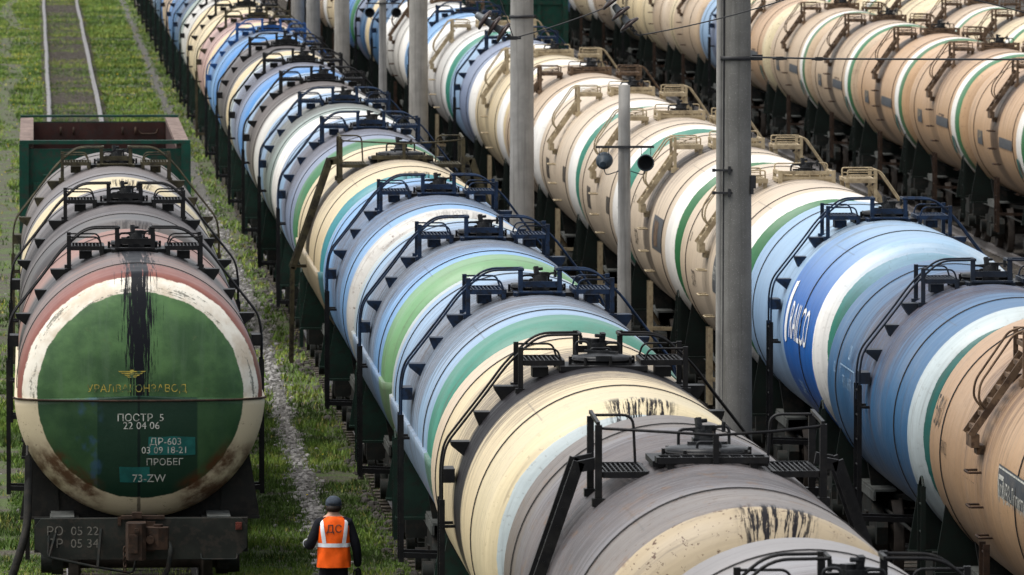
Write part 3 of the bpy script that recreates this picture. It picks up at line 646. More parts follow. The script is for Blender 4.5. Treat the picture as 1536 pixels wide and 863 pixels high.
ROW3 = [
 ([(0, 'brownorange'), (N_(1.3), 'brownorange'), (-3.3, 'orange'), (-1, 'brownorange'), (4.5, 'brownorange')], 'T', 'browntan', 'orange tan tank car with a black name panel', dict(dirt=.6, dust=.05, rust=.2, dcol=(.10, .065, .048, 1), d=dict(dz=-.1))),
 ([(0, 'dteal'), (N_(1.33), 'palegrey'), (-4.75, 'steel'), (2, 'steel')], 'P', 'navy', 'steel blue tank car with dark green and white bands', dict(dirt=.7, oil=.0, dust=.05, dcol=(.05, .036, .04, 1), d=dict(dz=-.16))),
 ([(0, 'teal'), (N_(1.27), 'white'), (-4.95, 'dblue'), (-.9, 'lblue'), (2, 'lblue')], 'P', 'blue', 'deep blue tank car with white lettering and band', dict(dirt=.35, dust=.95, rust=.1, dustcol=(.27, .40, .53, 1))),
 (tanW('green', 'peach'), 'T', 'tan', 'peach tank car with a name panel and green band', dict(dirt=.42, dust=.08, oil=.3)),
 (tanW('green', 'peach', 1.18), 'T', 'tan', 'peach tank car with a dark ring and green band', dict(dirt=.5, oil=.75, dust=.1)),
 (tanW('teal', 'peach', 1.3), 'T', 'tan', 'peach tank car with thin teal and white bands', dict(dirt=.4, dust=.08, rust=.25)),
 (tanW('teal', 'peach', 1.2), 'T', 'tan', 'peach tank car with white band and tan ladder', dict(dirt=.35, dust=.1)),
 (tanW('white', 'tan', 1.2), 'T', 'browntan', 'tan tank car with a broad white end', dict(dirt=.42, dust=.08, oil=.3)),
 (tanW('cream', 'cream', 1.2), 'T', 'tan', 'cream tank car with yellow brown fittings', dict(dirt=.42, dust=.08, oil=.3)),
 ([(0, 'cream'), (N_(1.0), 'white'), (-4.3, 'lilac'), (0, 'lblue'), (4.4, 'teal'), (F_(1.45), 'white')], 'P', 'blue', 'grey blue tank car with white end', dict(dirt=.35, dust=.12)),
 (tanW('teal', 'offwhite', 1.3), 'T', 'tan', 'off white tank car with teal band', dict(dirt=.42, dust=.08, oil=.3)),
 ([(0, 'white'), (N_(1.2), 'white'), (-4.3, 'sky'), (0, 'sky')], 'P', 'blue', 'sky blue tank car with white end', dict(dirt=.4, dust=.1)),
 (tanW('white', 'offwhite', 1.2), 'T', 'browntan', 'off white tank car with brown fittings', dict(dirt=.42, dust=.08, oil=.3)),
 ([(0, 'cream'), (N_(1.1), 'white'), (-4.3, 'steel'), (0, 'steel')], 'P', 'blue', 'steel blue tank car with white band', dict(dirt=.5, dust=.1)),
 ([(0, 'teal'), (N_(1.1), 'cream'), (-4.3, 'steel'), (0, 'lilac')], 'P', 'black', 'grey blue tank car with cream and teal bands', dict(dirt=.5, dust=.1)),
 ([(0, 'cream'), (N_(1.1), 'green'), (-4.3, 'blue'), (0, 'blue')], 'P', 'brightblue', 'blue tank car with green and cream bands', dict(dirt=.4, dust=.1)),
 (tanW('teal', 'cream', 1.2), 'T', 'browntan', 'cream tank car with teal band', dict(dirt=.4, dust=.1)),
 (tanW('white', 'tan', 1.2), 'T', 'browntan', 'tan tank car with white end', dict(dirt=.4, dust=.1)),
 ([(0, 'white'), (N_(1.1), 'white'), (-4.3, 'steel'), (0, 'steel')], 'P', 'blue', 'blue grey tank car', dict(dirt=.5, dust=.1)),
 (tanW('white', 'cream', 1.2), 'T', 'browntan', 'cream tank car', dict(dirt=.4, dust=.1)),
 (tanW('green', 'tan', 1.2), 'T', 'browntan', 'tan tank car with green band', dict(dirt=.4, dust=.1)),
]
tanG = lambda n=1.15, body='tan', gr='green': [(0, body), (N_(1.445+random.uniform(-.03, .015)), gr), (-4.72+(n-1.15), 'white'), (-3.8+random.uniform(-.12, .12), body), (3.5, body)]
ROW4 = [
 (tanG(1.1, 'orange'), 'T', 'browntan', 'tan tank car with green band at the right edge', dict(dirt=random.uniform(.35, .6), dust=.08, rust=random.uniform(.2, .4), oil=random.choice([.3, .6, .8]), dcol=(.14, .10, .075, 1))),
 (tanG(1.25, 'orange'), 'T', 'browntan', 'tan tank car with a broad green band', dict(dirt=random.uniform(.35, .6), dust=.08, rust=random.uniform(.2, .4), oil=random.choice([.3, .6, .8]), dcol=(.14, .10, .075, 1))),
 (tanG(1.18, 'orange', 'dullgreen'), 'T', 'browntan', 'tan tank car with grey panel and green band', dict(dirt=random.uniform(.35, .6), dust=.08, rust=random.uniform(.2, .4), oil=random.choice([.3, .6, .8]), dcol=(.14, .10, .075, 1))),
 (tanG(1.2, 'tan'), 'T', 'browntan', 'tan tank car with white and green bands', dict(dirt=random.uniform(.35, .6), dust=.08, rust=random.uniform(.2, .4), oil=random.choice([.3, .6, .8]), dcol=(.14, .10, .075, 1))),
 (tanG(1.25, 'tan', 'dullgreen'), 'T', 'browntan', 'tan tank car with thin green band', dict(dirt=random.uniform(.35, .6), dust=.08, rust=random.uniform(.2, .4), oil=random.choice([.3, .6, .8]), dcol=(.14, .10, .075, 1))),
 ([(0, 'white'), (N_(1.2), 'yellowcream'), (-4.5, 'orange'), (0, 'tan')], 'T', 'browntan', 'yellowish tan tank car right of the thick concrete post', dict(dirt=.45, dust=.12, rust=.35)),
 ([(0, 'lblue'), (N_(1.1), 'lgreen'), (N_(1.35), 'cream'), (-4.6, 'lilac'), (1, 'lblue')], 'P', 'blue', 'pale grey blue tank car with green and cream bands', dict(dirt=.42, dust=.08, oil=.3)),
 ([(0, 'cream'), (N_(1.2), 'tan'), (-3, 'tan'), (3, 'cream')], 'T', 'browntan', 'tan tank car with a grey patch', dict(dirt=.5, dust=.1, rust=.3)),
 ([(0, 'cream'), (N_(1.1), 'peach'), (-4, 'tan'), (0, 'cream')], 'T', 'browntan', 'peach and tan tank car', dict(dirt=.5, dust=.1, rust=.3)),
 ([(0, 'white'), (N_(1.2), 'cream'), (-4, 'cream')], 'P', 'black', 'cream tank car with black ladder', dict(dirt=.5, oil=.6, dust=.1, rust=.3)),
 ([(0, 'green'), (N_(1.2), 'white'), (-4, 'tan')], 'T', 'browntan', 'tan tank car with white band', dict(dirt=.5, dust=.1, rust=.3)),
 ([(0, 'green'), (N_(1.2), 'white'), (-4, 'cream')], 'T', 'browntan', 'cream tank car with rusty underside', dict(dirt=.5, dust=.1, rust=.4)),
 ([(0, 'white'), (N_(1.0), 'white'), (-4, 'blue')], 'P', 'brightblue', 'blue tank car', dict(dirt=.5, dust=.1)),
 ([(0, 'white'), (N_(1.2), 'cream'), (-4, 'cream')], 'T', 'browntan', 'cream tank car', dict(dirt=.5, dust=.1)),
 ([(0, 'green'), (N_(1.2), 'white'), (-4, 'tan')], 'T', 'browntan', 'tan tank car', dict(dirt=.5, dust=.1)),
]
ROW5 = [
 (tanG(1.2, 'tan'), 'T', 'browntan', 'tan tank car with green band', dict(dirt=random.uniform(.35, .6), dust=.08, rust=random.uniform(.2, .4), oil=random.choice([.3, .6, .8]), dcol=(.14, .10, .075, 1))),
 (tanG(1.15, 'cream'), 'T', 'browntan', 'cream tank car with green and white bands', dict(dirt=random.uniform(.35, .6), dust=.08, rust=random.uniform(.2, .4), oil=random.choice([.3, .6, .8]), dcol=(.14, .10, .075, 1))),
 (tanG(1.2, 'tan'), 'T', 'browntan', 'tan tank car with white and green bands', dict(dirt=random.uniform(.35, .6), dust=.08, rust=random.uniform(.2, .4), oil=random.choice([.3, .6, .8]), dcol=(.14, .10, .075, 1))),
 ([(0, 'cream'), (N_(1.2), 'cream'), (-4, 'cream')], 'T', 'browntan', 'plain cream tank car', dict(dirt=random.uniform(.35, .6), dust=.08, rust=random.uniform(.2, .4), oil=random.choice([.3, .6, .8]), dcol=(.14, .10, .075, 1))),
 (tanG(1.2, 'cream'), 'T', 'browntan', 'cream tank car with green band', dict(dirt=random.uniform(.35, .6), dust=.08, rust=random.uniform(.2, .4), oil=random.choice([.3, .6, .8]), dcol=(.14, .10, .075, 1))),
 (tanG(1.2, 'tan'), 'T', 'browntan', 'tan tank car', dict(dirt=random.uniform(.35, .6), dust=.08, rust=random.uniform(.2, .4), oil=random.choice([.3, .6, .8]), dcol=(.14, .10, .075, 1))),
]
M['navy'] = simple('navy_steel', (.012, .018, .03, 1), .45, .3, 5, dirt=(.012, .012, .014, 1), damt=.6)
def mk_row(row, X, z0, pitch, where, group, first=0, under='greenplate', dz=0., order=True):
    out = []
    y0 = ywz(z0, X)
    for k, (stops, fit, metal, desc, op) in enumerate(row):
        o = dict(op); ex = o.pop('d', {}); ex = dict(ex); ex['dz'] = ex.get('dz', 0.)+dz
        lab = '%s, %s in %s' % (desc, ORD[k], where)
        mt = tank_mat(stops, dcol=o.pop('dcol', DG), **o)
        out.append(tank_car(lab, group, X+ex.pop('dx', 0.), y0+12.02*k*pitch+ex.pop('dy', 0.), mt, fit, metal, under, **ex))
    return out
row2 = mk_row(ROW2, 5.8, 59.7, .9955, 'row beside worker', 'tank cars in the long middle row')
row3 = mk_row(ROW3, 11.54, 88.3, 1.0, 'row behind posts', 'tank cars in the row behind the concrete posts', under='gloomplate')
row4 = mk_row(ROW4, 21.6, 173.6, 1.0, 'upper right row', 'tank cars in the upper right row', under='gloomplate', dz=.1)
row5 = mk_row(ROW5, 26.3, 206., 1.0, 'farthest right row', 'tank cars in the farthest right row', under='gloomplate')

# ---- lettering on the long rows
def side_panel(car, y, v, w, h, mat='panelgrey'): return put('name_panel', map_side(rect_flat(w, h), y, v, -1, .004), car, M[mat])
def side_text(car, s, y, v, size, mat, parent=None, name='lettering'):
    return put(name, map_side(text_flat(s, size), y, v, -1, .008), parent or car, M[mat])
c = row3[0]
pn = side_panel(c, -3.2, 2.38, 2.9, .56); put('panel_border', map_side(frame_flat(2.86, .52, .02), -3.2, 2.38, -1, .007), pn, M['white'])
put('emblem', map_side(frame_flat(.44, .36, .05), -2.06, 2.38, -1, .008), pn, M['white']); side_text(c, 'УВЗ', -2.06, 2.38, .2, 'white', pn)
side_text(c, 'УВЗ-Логистик', -3.3, 2.38, .3, 'white', pn)
side_text(c, '105 1076', .95, 2.62, .34, 'inkblack'); side_text(c, '50', 4.3, 2.0, .5, 'inkblack'); side_text(c, 'РЖД', 3.4, 2.35, .2, 'inkblack')
c = row3[1]
side_text(c, '5711 6107', 2.35, 2.42, .26, 'paleblue'); side_text(c, '1017 601', 2.35, 2.66, .18, 'paleblue'); side_text(c, '20', 2.2, 2.02, .26, 'paleblue')
put('number_border', map_side(frame_flat(1.75, .6, .018), 2.35, 2.5, -1, .006), c, M['paleblue']); side_text(c, '7', 1.9, 2.98, .3, 'paleblue'); side_text(c, '62', 3.9, 2.3, .2, 'paleblue')
c = row3[2]
side_text(c, 'RAILCO', -3.0, 2.12, .72, 'brightwhite'); put('emblem', map_side(rect_flat(.26, .8, .08, .04), -1.3, 2.0, -1, .008), c, M['brightwhite'])
side_text(c, '5088', -2.4, 3.0, .3, 'paleblue')
for (car, kind) in ((row3[3], 0), (row3[4], 1)):
    pn = side_panel(car, -2.2, 2.2, 1.9, .55)
    if kind == 0: side_text(car, 'УВЗ', -1.55, 2.2, .28, 'white', pn); side_text(car, 'ЛОГ', -2.45, 2.2, .26, 'white', pn)
    else: put('panel_mark', map_side(rect_flat(.8, .4, .08, .03), -2.0, 2.2, -1, .008), pn, M['browntan'])
    side_text(car, '5074', 2.3, 2.5, .36, 'inkblack'); side_text(car, '20', 3.4, 1.9, .2, 'inkblack')
for car in row3[5:8]: side_panel(car, 2.2, 2.4, .9, .4, 'inkblack'); side_panel(car, -2.8, 2.3, .8, .3, 'inkblack')
for i, car in enumerate(row4[:6]):
    pn = side_panel(car, -2.0, 2.05, 2.3, .75)
    if i % 2 == 0: side_text(car, 'УВЗ', -1.5, 2.05, .3, 'browntan', pn); side_text(car, 'ЛОГ', -2.3, 2.05, .3, 'browntan', pn)
    else: put('panel_mark', map_side(rect_flat(1.1, .3, .08, .03), -1.9, 2.05, -1, .008), pn, M['browntan'])
    side_panel(car, 2.6, 2.3, .9, .42, 'panelgrey'); side_text(car, '5074', 2.6, 2.3, .26, 'tan')
    put('placard', map_side(rect_flat(.35, .4, .08, .01), -4.0, 2.75, -1, .006), car, M['tealpatch'])
for car in row4[7:9]: side_panel(car, -1.6, 1.9, 1.6, .5)
c = row2[3]; put('placard', map_side(rect_flat(.03, .4), -3.2, 2.0, -1, .008), c, M['blue'])
c = row2[4]; put('number_border', map_side(frame_flat(1.3, .9, .02), 2.4, 2.5, -1, .006), c, M['white']); side_text(c, '5107', 2.4, 2.4, .3, 'white'); side_text(c, '6841', 2.4, 2.75, .3, 'white')
# ------------------------------------------------------------------ the short left train
def mat_A(jacket):
    m, N, out = new_mat('green_end_paint_jacket' if jacket else 'green_end_paint')
    uv = N.n('ShaderNodeUVMap', uv_map='UVMap').outputs[0]; su = N.n('ShaderNodeSeparateXYZ', {'Vector': uv}); u, v = su.outputs[0], su.outputs[1]
    co = N.n('ShaderNodeTexCoord').outputs['Object']; sp = N.n('ShaderNodeSeparateXYZ', {'Vector': co}); x, y, z = sp.outputs
    near = N.step(y, -1.0, -2.0)
    rad = N.m('POWER', N.m('ADD', N.m('MULTIPLY', x, x), N.m('MULTIPLY', z, z)), .5)
    ang = N.m('ARCTAN2', x, z)
    brush = N.noise(N.comb(N.m('MULTIPLY', rad, 16.0), N.m('MULTIPLY', ang, 1.6), 1.0), 1, 5, .7)
    wob = N.noise(N.comb(N.m('MULTIPLY', rad, 3.0), N.m('MULTIPLY', ang, 5.0), 4.0), 1, 5, .65)
    bl = N.noise(co, 2.2, 5, .6); fine = N.noise(co, 26, 4, .7)
    green = N.mix(N.step(bl, .35, .7), lin(58, 90, 54, .75), lin(88, 124, 74, .8))
    green = N.mix(N.m('MULTIPLY', N.step(N.noise(N.comb(N.m('MULTIPLY', x, 9.0), N.m('MULTIPLY', z, .8), 3.0), 1, 4, .6), .5, .7), .35), green, lin(92, 118, 90, .7))
    if jacket:
        green = N.mix(.6, green, lin(20, 54, 38, .75))
        # repainted dark patch, faded blue marks
        inb = N.m('MULTIPLY', N.m('MULTIPLY', N.step(x, -.53, -.51), N.step(x, .70, .67)), N.step(z, -1.32, -1.28))
        green = N.mix(N.m('MULTIPLY', inb, .9), green, lin(20, 50, 38, .8))
        bb = N.m('MULTIPLY', N.m('MULTIPLY', N.step(N.m('ABSOLUTE', N.m('ADD', x, .62)), .2, .1), N.step(N.noise(N.comb(N.m('MULTIPLY', x, 3.0), N.m('MULTIPLY', z, 2.2), 8.), 1, 3), .5, .62)), .55)
        green = N.mix(bb, green, lin(60, 92, 128, .75))
        ring_c = lin(205, 190, 160, .85)
        c = N.mix(N.step(N.m('ADD', rad, N.m('MULTIPLY', N.m('SUBTRACT', wob, .5), .05)), 1.235, 1.25), green, ring_c)
        # rust that gathers low on both sides
        side = N.m('MULTIPLY', N.step(z, -.45, -.8), N.m('MULTIPLY', N.step(N.m('ABSOLUTE', x), .35, .6), N.step(rad, 1.08, 1.2)))
        rn = N.noise(N.comb(N.m('MULTIPLY', rad, 4.0), N.m('MULTIPLY', ang, 3.0), 2.0), 1, 5, .65)
        c = N.mix(N.m('MULTIPLY', side, N.m('MULTIPLY', N.step(rn, .34, .6), .95)), c, lin(86, 52, 28, .75))
        c = N.mix(N.m('MULTIPLY', N.m('MULTIPLY', N.step(fine, .58, .68), N.step(wob, .5, .62)), N.step(rad, 1.15, 1.25)), c, lin(58, 34, 22, .7))
    else:
        edge = N.m('ADD', rad, N.m('MULTIPLY', N.m('SUBTRACT', wob, .5), .07))
        white = N.mix(N.step(bl, .4, .65), lin(232, 226, 212, .85), lin(206, 190, 168, .8))
        scr = N.step(N.m('ADD', brush, N.m('MULTIPLY', N.m('SUBTRACT', fine, .5), .35)), .55, .62)
        white = N.mix(N.m('MULTIPLY', scr, .8), white, lin(96, 96, 84, .7))
        c = N.mix(N.step(edge, 1.235, 1.25), green, white)
        red = N.mix(N.step(brush, .3, .7), lin(128, 72, 62, .66), lin(150, 92, 78, .68))
        c = N.mix(N.step(edge, 1.415, 1.43), c, red)
        c = N.mix(N.m('MULTIPLY', N.m('MULTIPLY', N.step(wob, .62, .68), .6), N.step(rad, 1.1, 1.0)), c, lin(92, 110, 70, .7))
        # barrel behind the seam: grimy grey
        n1 = N.noise(N.comb(N.m('MULTIPLY', u, 5.0), N.m('MULTIPLY', v, .5), 5.0), 1, 5, .62); n2 = N.noise(N.comb(N.m('MULTIPLY', u, 28.0), N.m('MULTIPLY', v, 1.0), 5.0), 1, 4, .65)
        gr = N.mix(N.step(N.m('ADD', N.m('MULTIPLY', n1, .6), N.m('MULTIPLY', n2, .4)), .36, .62), lin(96, 92, 94, .7), lin(150, 122, 112, .7))
        gr = N.mix(N.m('MULTIPLY', N.step(N.m('ABSOLUTE', y), 1.8, .4), N.step(n1, .3, .5)), gr, lin(40, 40, 44, .7))
        gr = N.mix(N.m('MULTIPLY', N.step(y, 1.0, 2.5), .6), gr, lin(160, 112, 98, .8))
        c = N.mix(N.step(N.m('ADD', y, N.m('MULTIPLY', N.m('SUBTRACT', n2, .5), 1.0)), -3.7, -3.1), c, gr)
    # tar run down the middle of the end
    ax = N.m('ABSOLUTE', N.m('SUBTRACT', x, -.02))
    st = N.noise(N.comb(N.m('MULTIPLY', x, 42.0), N.m('MULTIPLY', z, 1.7), N.m('MULTIPLY', y, .8)), 1, 5, .72)
    st2 = N.noise(N.comb(N.m('MULTIPLY', x, 70.0), N.m('MULTIPLY', z, 2.6), 9.0), 1, 3, .7)
    wid = N.m('ADD', .14, N.m('MULTIPLY', N.step(z, -.2, .9), .12))
    dens = N.m('DIVIDE', ax, wid)   # 0 centre, 1 rim
    thr = N.m('ADD', .36, N.m('MULTIPLY', dens, .20)); thr = N.m('ADD', thr, N.m('MULTIPLY', N.step(z, .0, -.25), .14))
    tar = N.m('MULTIPLY', N.step(N.m('ADD', N.m('MULTIPLY', st, .75), N.m('MULTIPLY', st2, .25)), thr, N.m('ADD', thr, .035)), N.step(dens, 1.35, 1.0))
    tar = N.m('MULTIPLY', tar, N.step(y, 1.5, .5))
    if jacket:
        tar = N.m('MULTIPLY', N.step(N.m('ABSOLUTE', N.m('ADD', ax, N.m('MULTIPLY', N.m('SUBTRACT', bl, .5), .04))), .022, .01), .7)
    c = N.mix(tar, c, (.008, .009, .012, 1))
    rough = N.m('ADD', .33, N.m('MULTIPLY', bl, .25))
    bp = N.n('ShaderNodeBump', {'Height': N.m('ADD', bl, N.m('MULTIPLY', fine, .08)), 'Strength': .2, 'Distance': .05})
    b = N.n('ShaderNodeBsdfPrincipled', {'Base Color': c, 'Roughness': rough, 'Normal': bp.outputs[0], 'Specular IOR Level': N.m('SUBTRACT', .28, N.m('MULTIPLY', tar, .2))}); N.L.new(b.outputs[0], out.inputs[0]); return m
X1 = 1.26; G1 = 'tank cars of the short left train'
yA = ywz(104.7, X1)
carA = tank_car('tank car with a green end, white ring and black tar run', G1, X1, yA, mat_A(False), 'P', 'black', 'blackplate', jacket=True, jmat=mat_A(True))
carB = tank_car('dark oily grey tank car directly behind the green ended one', G1, X1, yA+12.05, tank_mat([(0, 'blackish'), (N_(1.3), 'blackish'), (-3.3, 'dgrey'), (2.5, 'grey'), (4.6, 'cream')], .9, .7, .6, .1, .2, dcol=(.05, .046, .047, 1)), 'P', 'black', 'blackplate')
carC = tank_car('cream and grey tank car in front of the green gondola', G1, X1, yA+24.1, tank_mat([(0, 'warmgrey'), (N_(1.2), 'yellowcream'), (-4.2, 'grey'), (-1, 'dgrey'), (2.5, 'warmgrey')], .7, .3, .8, .1, .3), 'P', 'olive', 'blackplate')
# end face lettering of the green ended car (lower half lies on the jacket)
def face(body, x, z, size, mat, jac=True):
    return put('lettering', map_head(text_flat(body, size, .06), x, z, .01 if not jac else .012, TR+.035 if jac else TR), carA, M[mat])
face('ПОСТР  5', .0, -.26, .125, 'white'); face('22 04 06', .01, -.355, .125, 'white')
for (w, h, x, z) in ((.56, .22, .375, -.6), (.36, .19, -.07, -.95)):
    put('paint_patch', map_head(rect_flat(w, h, .06, .008), x, z, .006, TR+.035), carA, M['tealpatch'])
face('ДР-603', .30, -.55, .12, 'white'); face('03 09 18-21', .29, -.655, .115, 'white'); face('ПРОБЕГ', .29, -.80, .115, 'white'); face('73-ZW', .1, -1.0, .135, 'white')
face('УРАЛВАГОНЗАВОД', -.04, .09, .125, 'yellow', False)
wing = MB()
for k in range(4):
    wing.add([(-.17+.035*k, .035-k*.022, 0), (-.02, .035-k*.022, 0), (-.02, .022-k*.022, 0), (-.15+.035*k, .022-k*.022, 0)], [(0, 3, 2, 1)])
    wing.add([(.17-.035*k, .035-k*.022, 0), (.02, .035-k*.022, 0), (.02, .022-k*.022, 0), (.15-.035*k, .022-k*.022, 0)], [(0, 1, 2, 3)])
wing.add([(-.02, .05, 0), (.02, .05, 0), (.02, -.05, 0), (-.02, -.05, 0)], [(0, 3, 2, 1)])
put('winged_emblem', map_head(refine(wing.mesh('wing'), .05), -.1, .27, .01), carA, M['yellow'])
fl = MB()
for s in (-1, 1):
    pts = [(s*p[0]*.9995, p[1]-.0, ZAX-.052) for p in head_pts(TR+.042, 40)]; fl.tube([(q[0], q[1]-.004, q[2]) for q in pts], .014, 6)
link('jacket_flange', fl.mesh('jacket_flange'), carA, M['rust'])
M['dimstencil'] = simple('faded_stencil', (.16, .15, .13, 1), .7, .3, 14, dirt=(.02, .02, .018, 1), damt=.9, dscale=14)
# end beam of the green ended car
eb = MB(); eb.prism([(-1.27, .98), (-1.2, 1.07), (1.2, 1.07), (1.27, .98), (1.27, .72), (1.12, .58), (-1.12, .58), (-1.27, .72)], -5.74, -5.69)
ebo = link('end_beam', eb.mesh('end_beam'), carA, M['sill'])
def flat_at(me, x, y, z, name, mat, parent):
    for vt in me.vertices: vt.co = (x+vt.co.x, y, z+vt.co.y)
    return put(name, me, parent, M[mat])
flat_at(text_flat('РО  05 22', .15), -.82, -5.746, .92, 'lettering', 'dimstencil', ebo); flat_at(text_flat('СР  05 34', .15), -.82, -5.746, .77, 'lettering', 'dimstencil', ebo)
M_ = None
lp = MB(); lp.box((1.17, -5.77, .98), (.075, .05, .085)); lp.cyl((1.17, -5.79, .98), (1.17, -5.81, .98), .026, 10); link('tail_lamp', lp.mesh('tail_lamp'), carA, M['red'])
hp_ = MB(); hp_.tube(bend([(-1.34, -5.3, 1.75), (-1.36, -5.5, 1.0), (-1.42, -5.6, .75), (-1.6, -5.62, .2)], .2), .05, 8); link('hose', hp_.mesh('hose'), carA, M['blackplate'])

# gondola wagon
gy = ywz(148.2, X1, 3.7); GL = 12.6; GW = 3.06
gg = empty('gondola_wagon', (X1, gy+GL/2, RAILZ), 'green open gondola wagon with a rusty brown inside, coupled behind the tank cars', 'gondola wagon')
M['gongreen'] = simple('gondola_green', lin(18, 74, 60, .6), .6, .25, 2, dirt=(.03, .025, .02, 1), damt=.6)
M['gonbrown'] = simple('gondola_brown', lin(66, 42, 38, .7), .85, .3, 1.6, dirt=(.03, .02, .018, 1), damt=.7, bump=.3)
M['gonrim'] = simple('gondola_rim', lin(140, 122, 114, .7), .85, .3, 5, dirt=(.07, .045, .035, 1), damt=.8)
def gwall(b, x): # long side wall with ribs
    s = 1 if x > 0 else -1
    b.box2((x-.03, -GL/2+.05, 1.05), (x+.03, GL/2-.05, 3.42))
    for k in range(8):
        y = -GL/2+.3+(GL-.6)*k/7; b.box((x+s*.07, y, 2.2), (.08, .16, 2.3))
for s in (-1, 1):
    b = MB(); gwall(b, s*(GW/2-.14)); w = link('side_wall', b.mesh('side_wall'), gg, M['gongreen'])
    b = MB(); b.box2((s*(GW/2-.24)-.005, -GL/2+.09, 1.1), (s*(GW/2-.175), GL/2-.09, 3.40)); link('lining', b.mesh('lining'), w, M['gonbrown'])
    b = MB(); b.box2((s*(GW/2-.25), -GL/2+.13, 3.425), (s*(GW/2), GL/2-.13, 3.5)); link('top_rail', b.mesh('top_rail'), w, M['gonrim'])
    b = MB(); y = s*(GL/2-.05)
    b.box2((-GW/2+.11, y-.03, 1.05), (GW/2-.11, y+.03, 3.42)); b.box((0, y+s*.06, 2.75), (GW-.5, .06, .14)); b.box((0, y+s*.06, 1.9), (GW-.5, .06, .14))
    for q in (-1, 1):
        b.box((q*(GW/2-.08), y, 2.28), (.17, .24, 2.44)); b.box((q*.55, y+s*.045, 2.2), (.12, .07, 2.2))
    for q in (-1, 1): b.tube(bend([(q*1.1, y+s*.05, 2.95), (q*1.1, y+s*.15, 2.95), (q*.7, y+s*.15, 2.95), (q*.7, y+s*.05, 2.95)], .03), .015, 6)
    ew = link('end_wall', b.mesh('end_wall'), gg, M['gongreen'])
    b = MB(); b.box2((-GW/2+.26, y-s*.10, 1.1), (GW/2-.26, y-s*.032, 3.40)); 
    link('lining', b.mesh('lining'), ew, M['gonbrown'])
    b = MB(); b.box2((-GW/2+.0, y-.07, 3.505), (GW/2, y+.12, 3.545 if s > 0 else 3.57)); link('top_rail', b.mesh('top_rail'), ew, M['gongreen'])
    if s > 0:
        yy = y-.13
        for x in (-.75, -.5, .45, .7):
            b = MB(); b.tube([(x, yy, 3.3), (x, yy-.06, 3.28), (x, yy-.06, 3.2), (x, yy, 3.18)], .025, 6); link('hook', b.mesh('hook'), gg, M['rust'])
        b = MB(); b.tube(bend([(.75, yy-.04, 3.26), (.8, yy-.05, 3.18), (1.1, yy-.05, 3.18), (1.14, yy-.05, 3.28)], .05), .02, 6); link('loop', b.mesh('loop'), gg, M['rust'])
b = MB(); b.box2((-GW/2+.25, -GL/2+.15, 1.0), (GW/2-.25, GL/2-.15, 1.09)); link('floor', b.mesh('floor'), gg, M['gonbrown'])
b = MB(); b.box2((-.2, -GL/2, .7), (.2, GL/2, .98)); 
for s in (-1, 1): b.box2((-1.3, s*(GL/2-.12), .68), (1.3, s*(GL/2), 1.0))
link('underframe', b.mesh('underframe'), gg, M['chassis'])
for s in (-1, 1):
    bo = link('bogie', ME['bogie'], gg, M['chassis'], (0, s*4.3, 0))
    for q in (-1, 1): link('wheelset', ME['wheelset'], bo, M['wheel'], (0, q*.925, .475))
    link('coupler', ME['coupler'], gg, M['rust'], (0, s*GL/2, 0), PI if s > 0 else 0)

def copy_tree(o, parent=None):
    c = o.copy(); COL.objects.link(c)
    if parent is not None: c.parent = parent
    for ch in list(o.children): copy_tree(ch, c)
    return c
g2 = copy_tree(gg); g2.location = (16.6, ywz(281, 16.6, 3.7)+GL/2, RAILZ); g2['label'] = 'far dark green wagon glimpsed above the cream tank cars at the top edge'

# ------------------------------------------------------------------ ground, tracks
def gnoise(x, y, sc, seed):
    r = np.random.default_rng(seed); G = r.random((256, 256)); xs = x*sc+37.3; ys = y*sc+91.7
    xi = np.floor(xs).astype(int); yi = np.floor(ys).astype(int); fx = xs-xi; fy = ys-yi; fx = fx*fx*(3-2*fx); fy = fy*fy*(3-2*fy)
    a = G[xi % 256, yi % 256]; b = G[(xi+1) % 256, yi % 256]; c = G[xi % 256, (yi+1) % 256]; d = G[(xi+1) % 256, (yi+1) % 256]
    return (a*(1-fx)+b*fx)*(1-fy)+(c*(1-fx)+d*fx)*fy
def mat_ground():
    m, N, out = new_mat('yard_ground'); co = N.n('ShaderNodeTexCoord').outputs['Object']; sp = N.n('ShaderNodeSeparateXYZ', {'Vector': co}); x = sp.outputs[0]
    f = N.noise(co, 1.1, 6, .65); g = N.noise(co, 18, 5, .7); k = N.noise(co, 70, 3, .7)
    soil = N.mix(N.step(g, .35, .65), (.035, .032, .022, 1), (.085, .075, .055, 1))
    moss = N.mix(N.step(k, .35, .65), (.035, .06, .014, 1), (.08, .115, .026, 1))
    c = N.mix(N.step(f, .42, .55), moss, soil)
    stone = N.n('ShaderNodeTexVoronoi', {'Vector': co, 'Scale': 16.0})
    sc_ = N.n('ShaderNodeSeparateColor', {'Color': stone.outputs['Color']}).outputs[0]
    bal = N.mix(sc_, (.03, .026, .022, 1), (.085, .076, .066, 1)); bal = N.mix(N.step(stone.outputs['Distance'], .25, .6), bal, (.03, .027, .024, 1))  # ballast colour lowered to paint deeper shade beneath the cars
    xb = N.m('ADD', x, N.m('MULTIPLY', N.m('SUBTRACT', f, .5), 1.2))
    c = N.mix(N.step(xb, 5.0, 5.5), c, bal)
    bp = N.n('ShaderNodeBump', {'Height': N.m('ADD', g, stone.outputs['Distance']), 'Strength': .6, 'Distance': .05})
    b = N.n('ShaderNodeBsdfPrincipled', {'Base Color': c, 'Roughness': .95, 'Normal': bp.outputs[0]}); N.L.new(b.outputs[0], out.inputs[0]); return m
gm = bpy.data.meshes.new('ground'); gm.from_pydata([(-1500, -300, 0), (1500, -300, 0), (1500, 2500, 0), (-1500, 2500, 0)], [], [(0, 1, 2, 3)])
gm.materials.append(mat_ground()); tag(link('ground', gm), kind='structure')
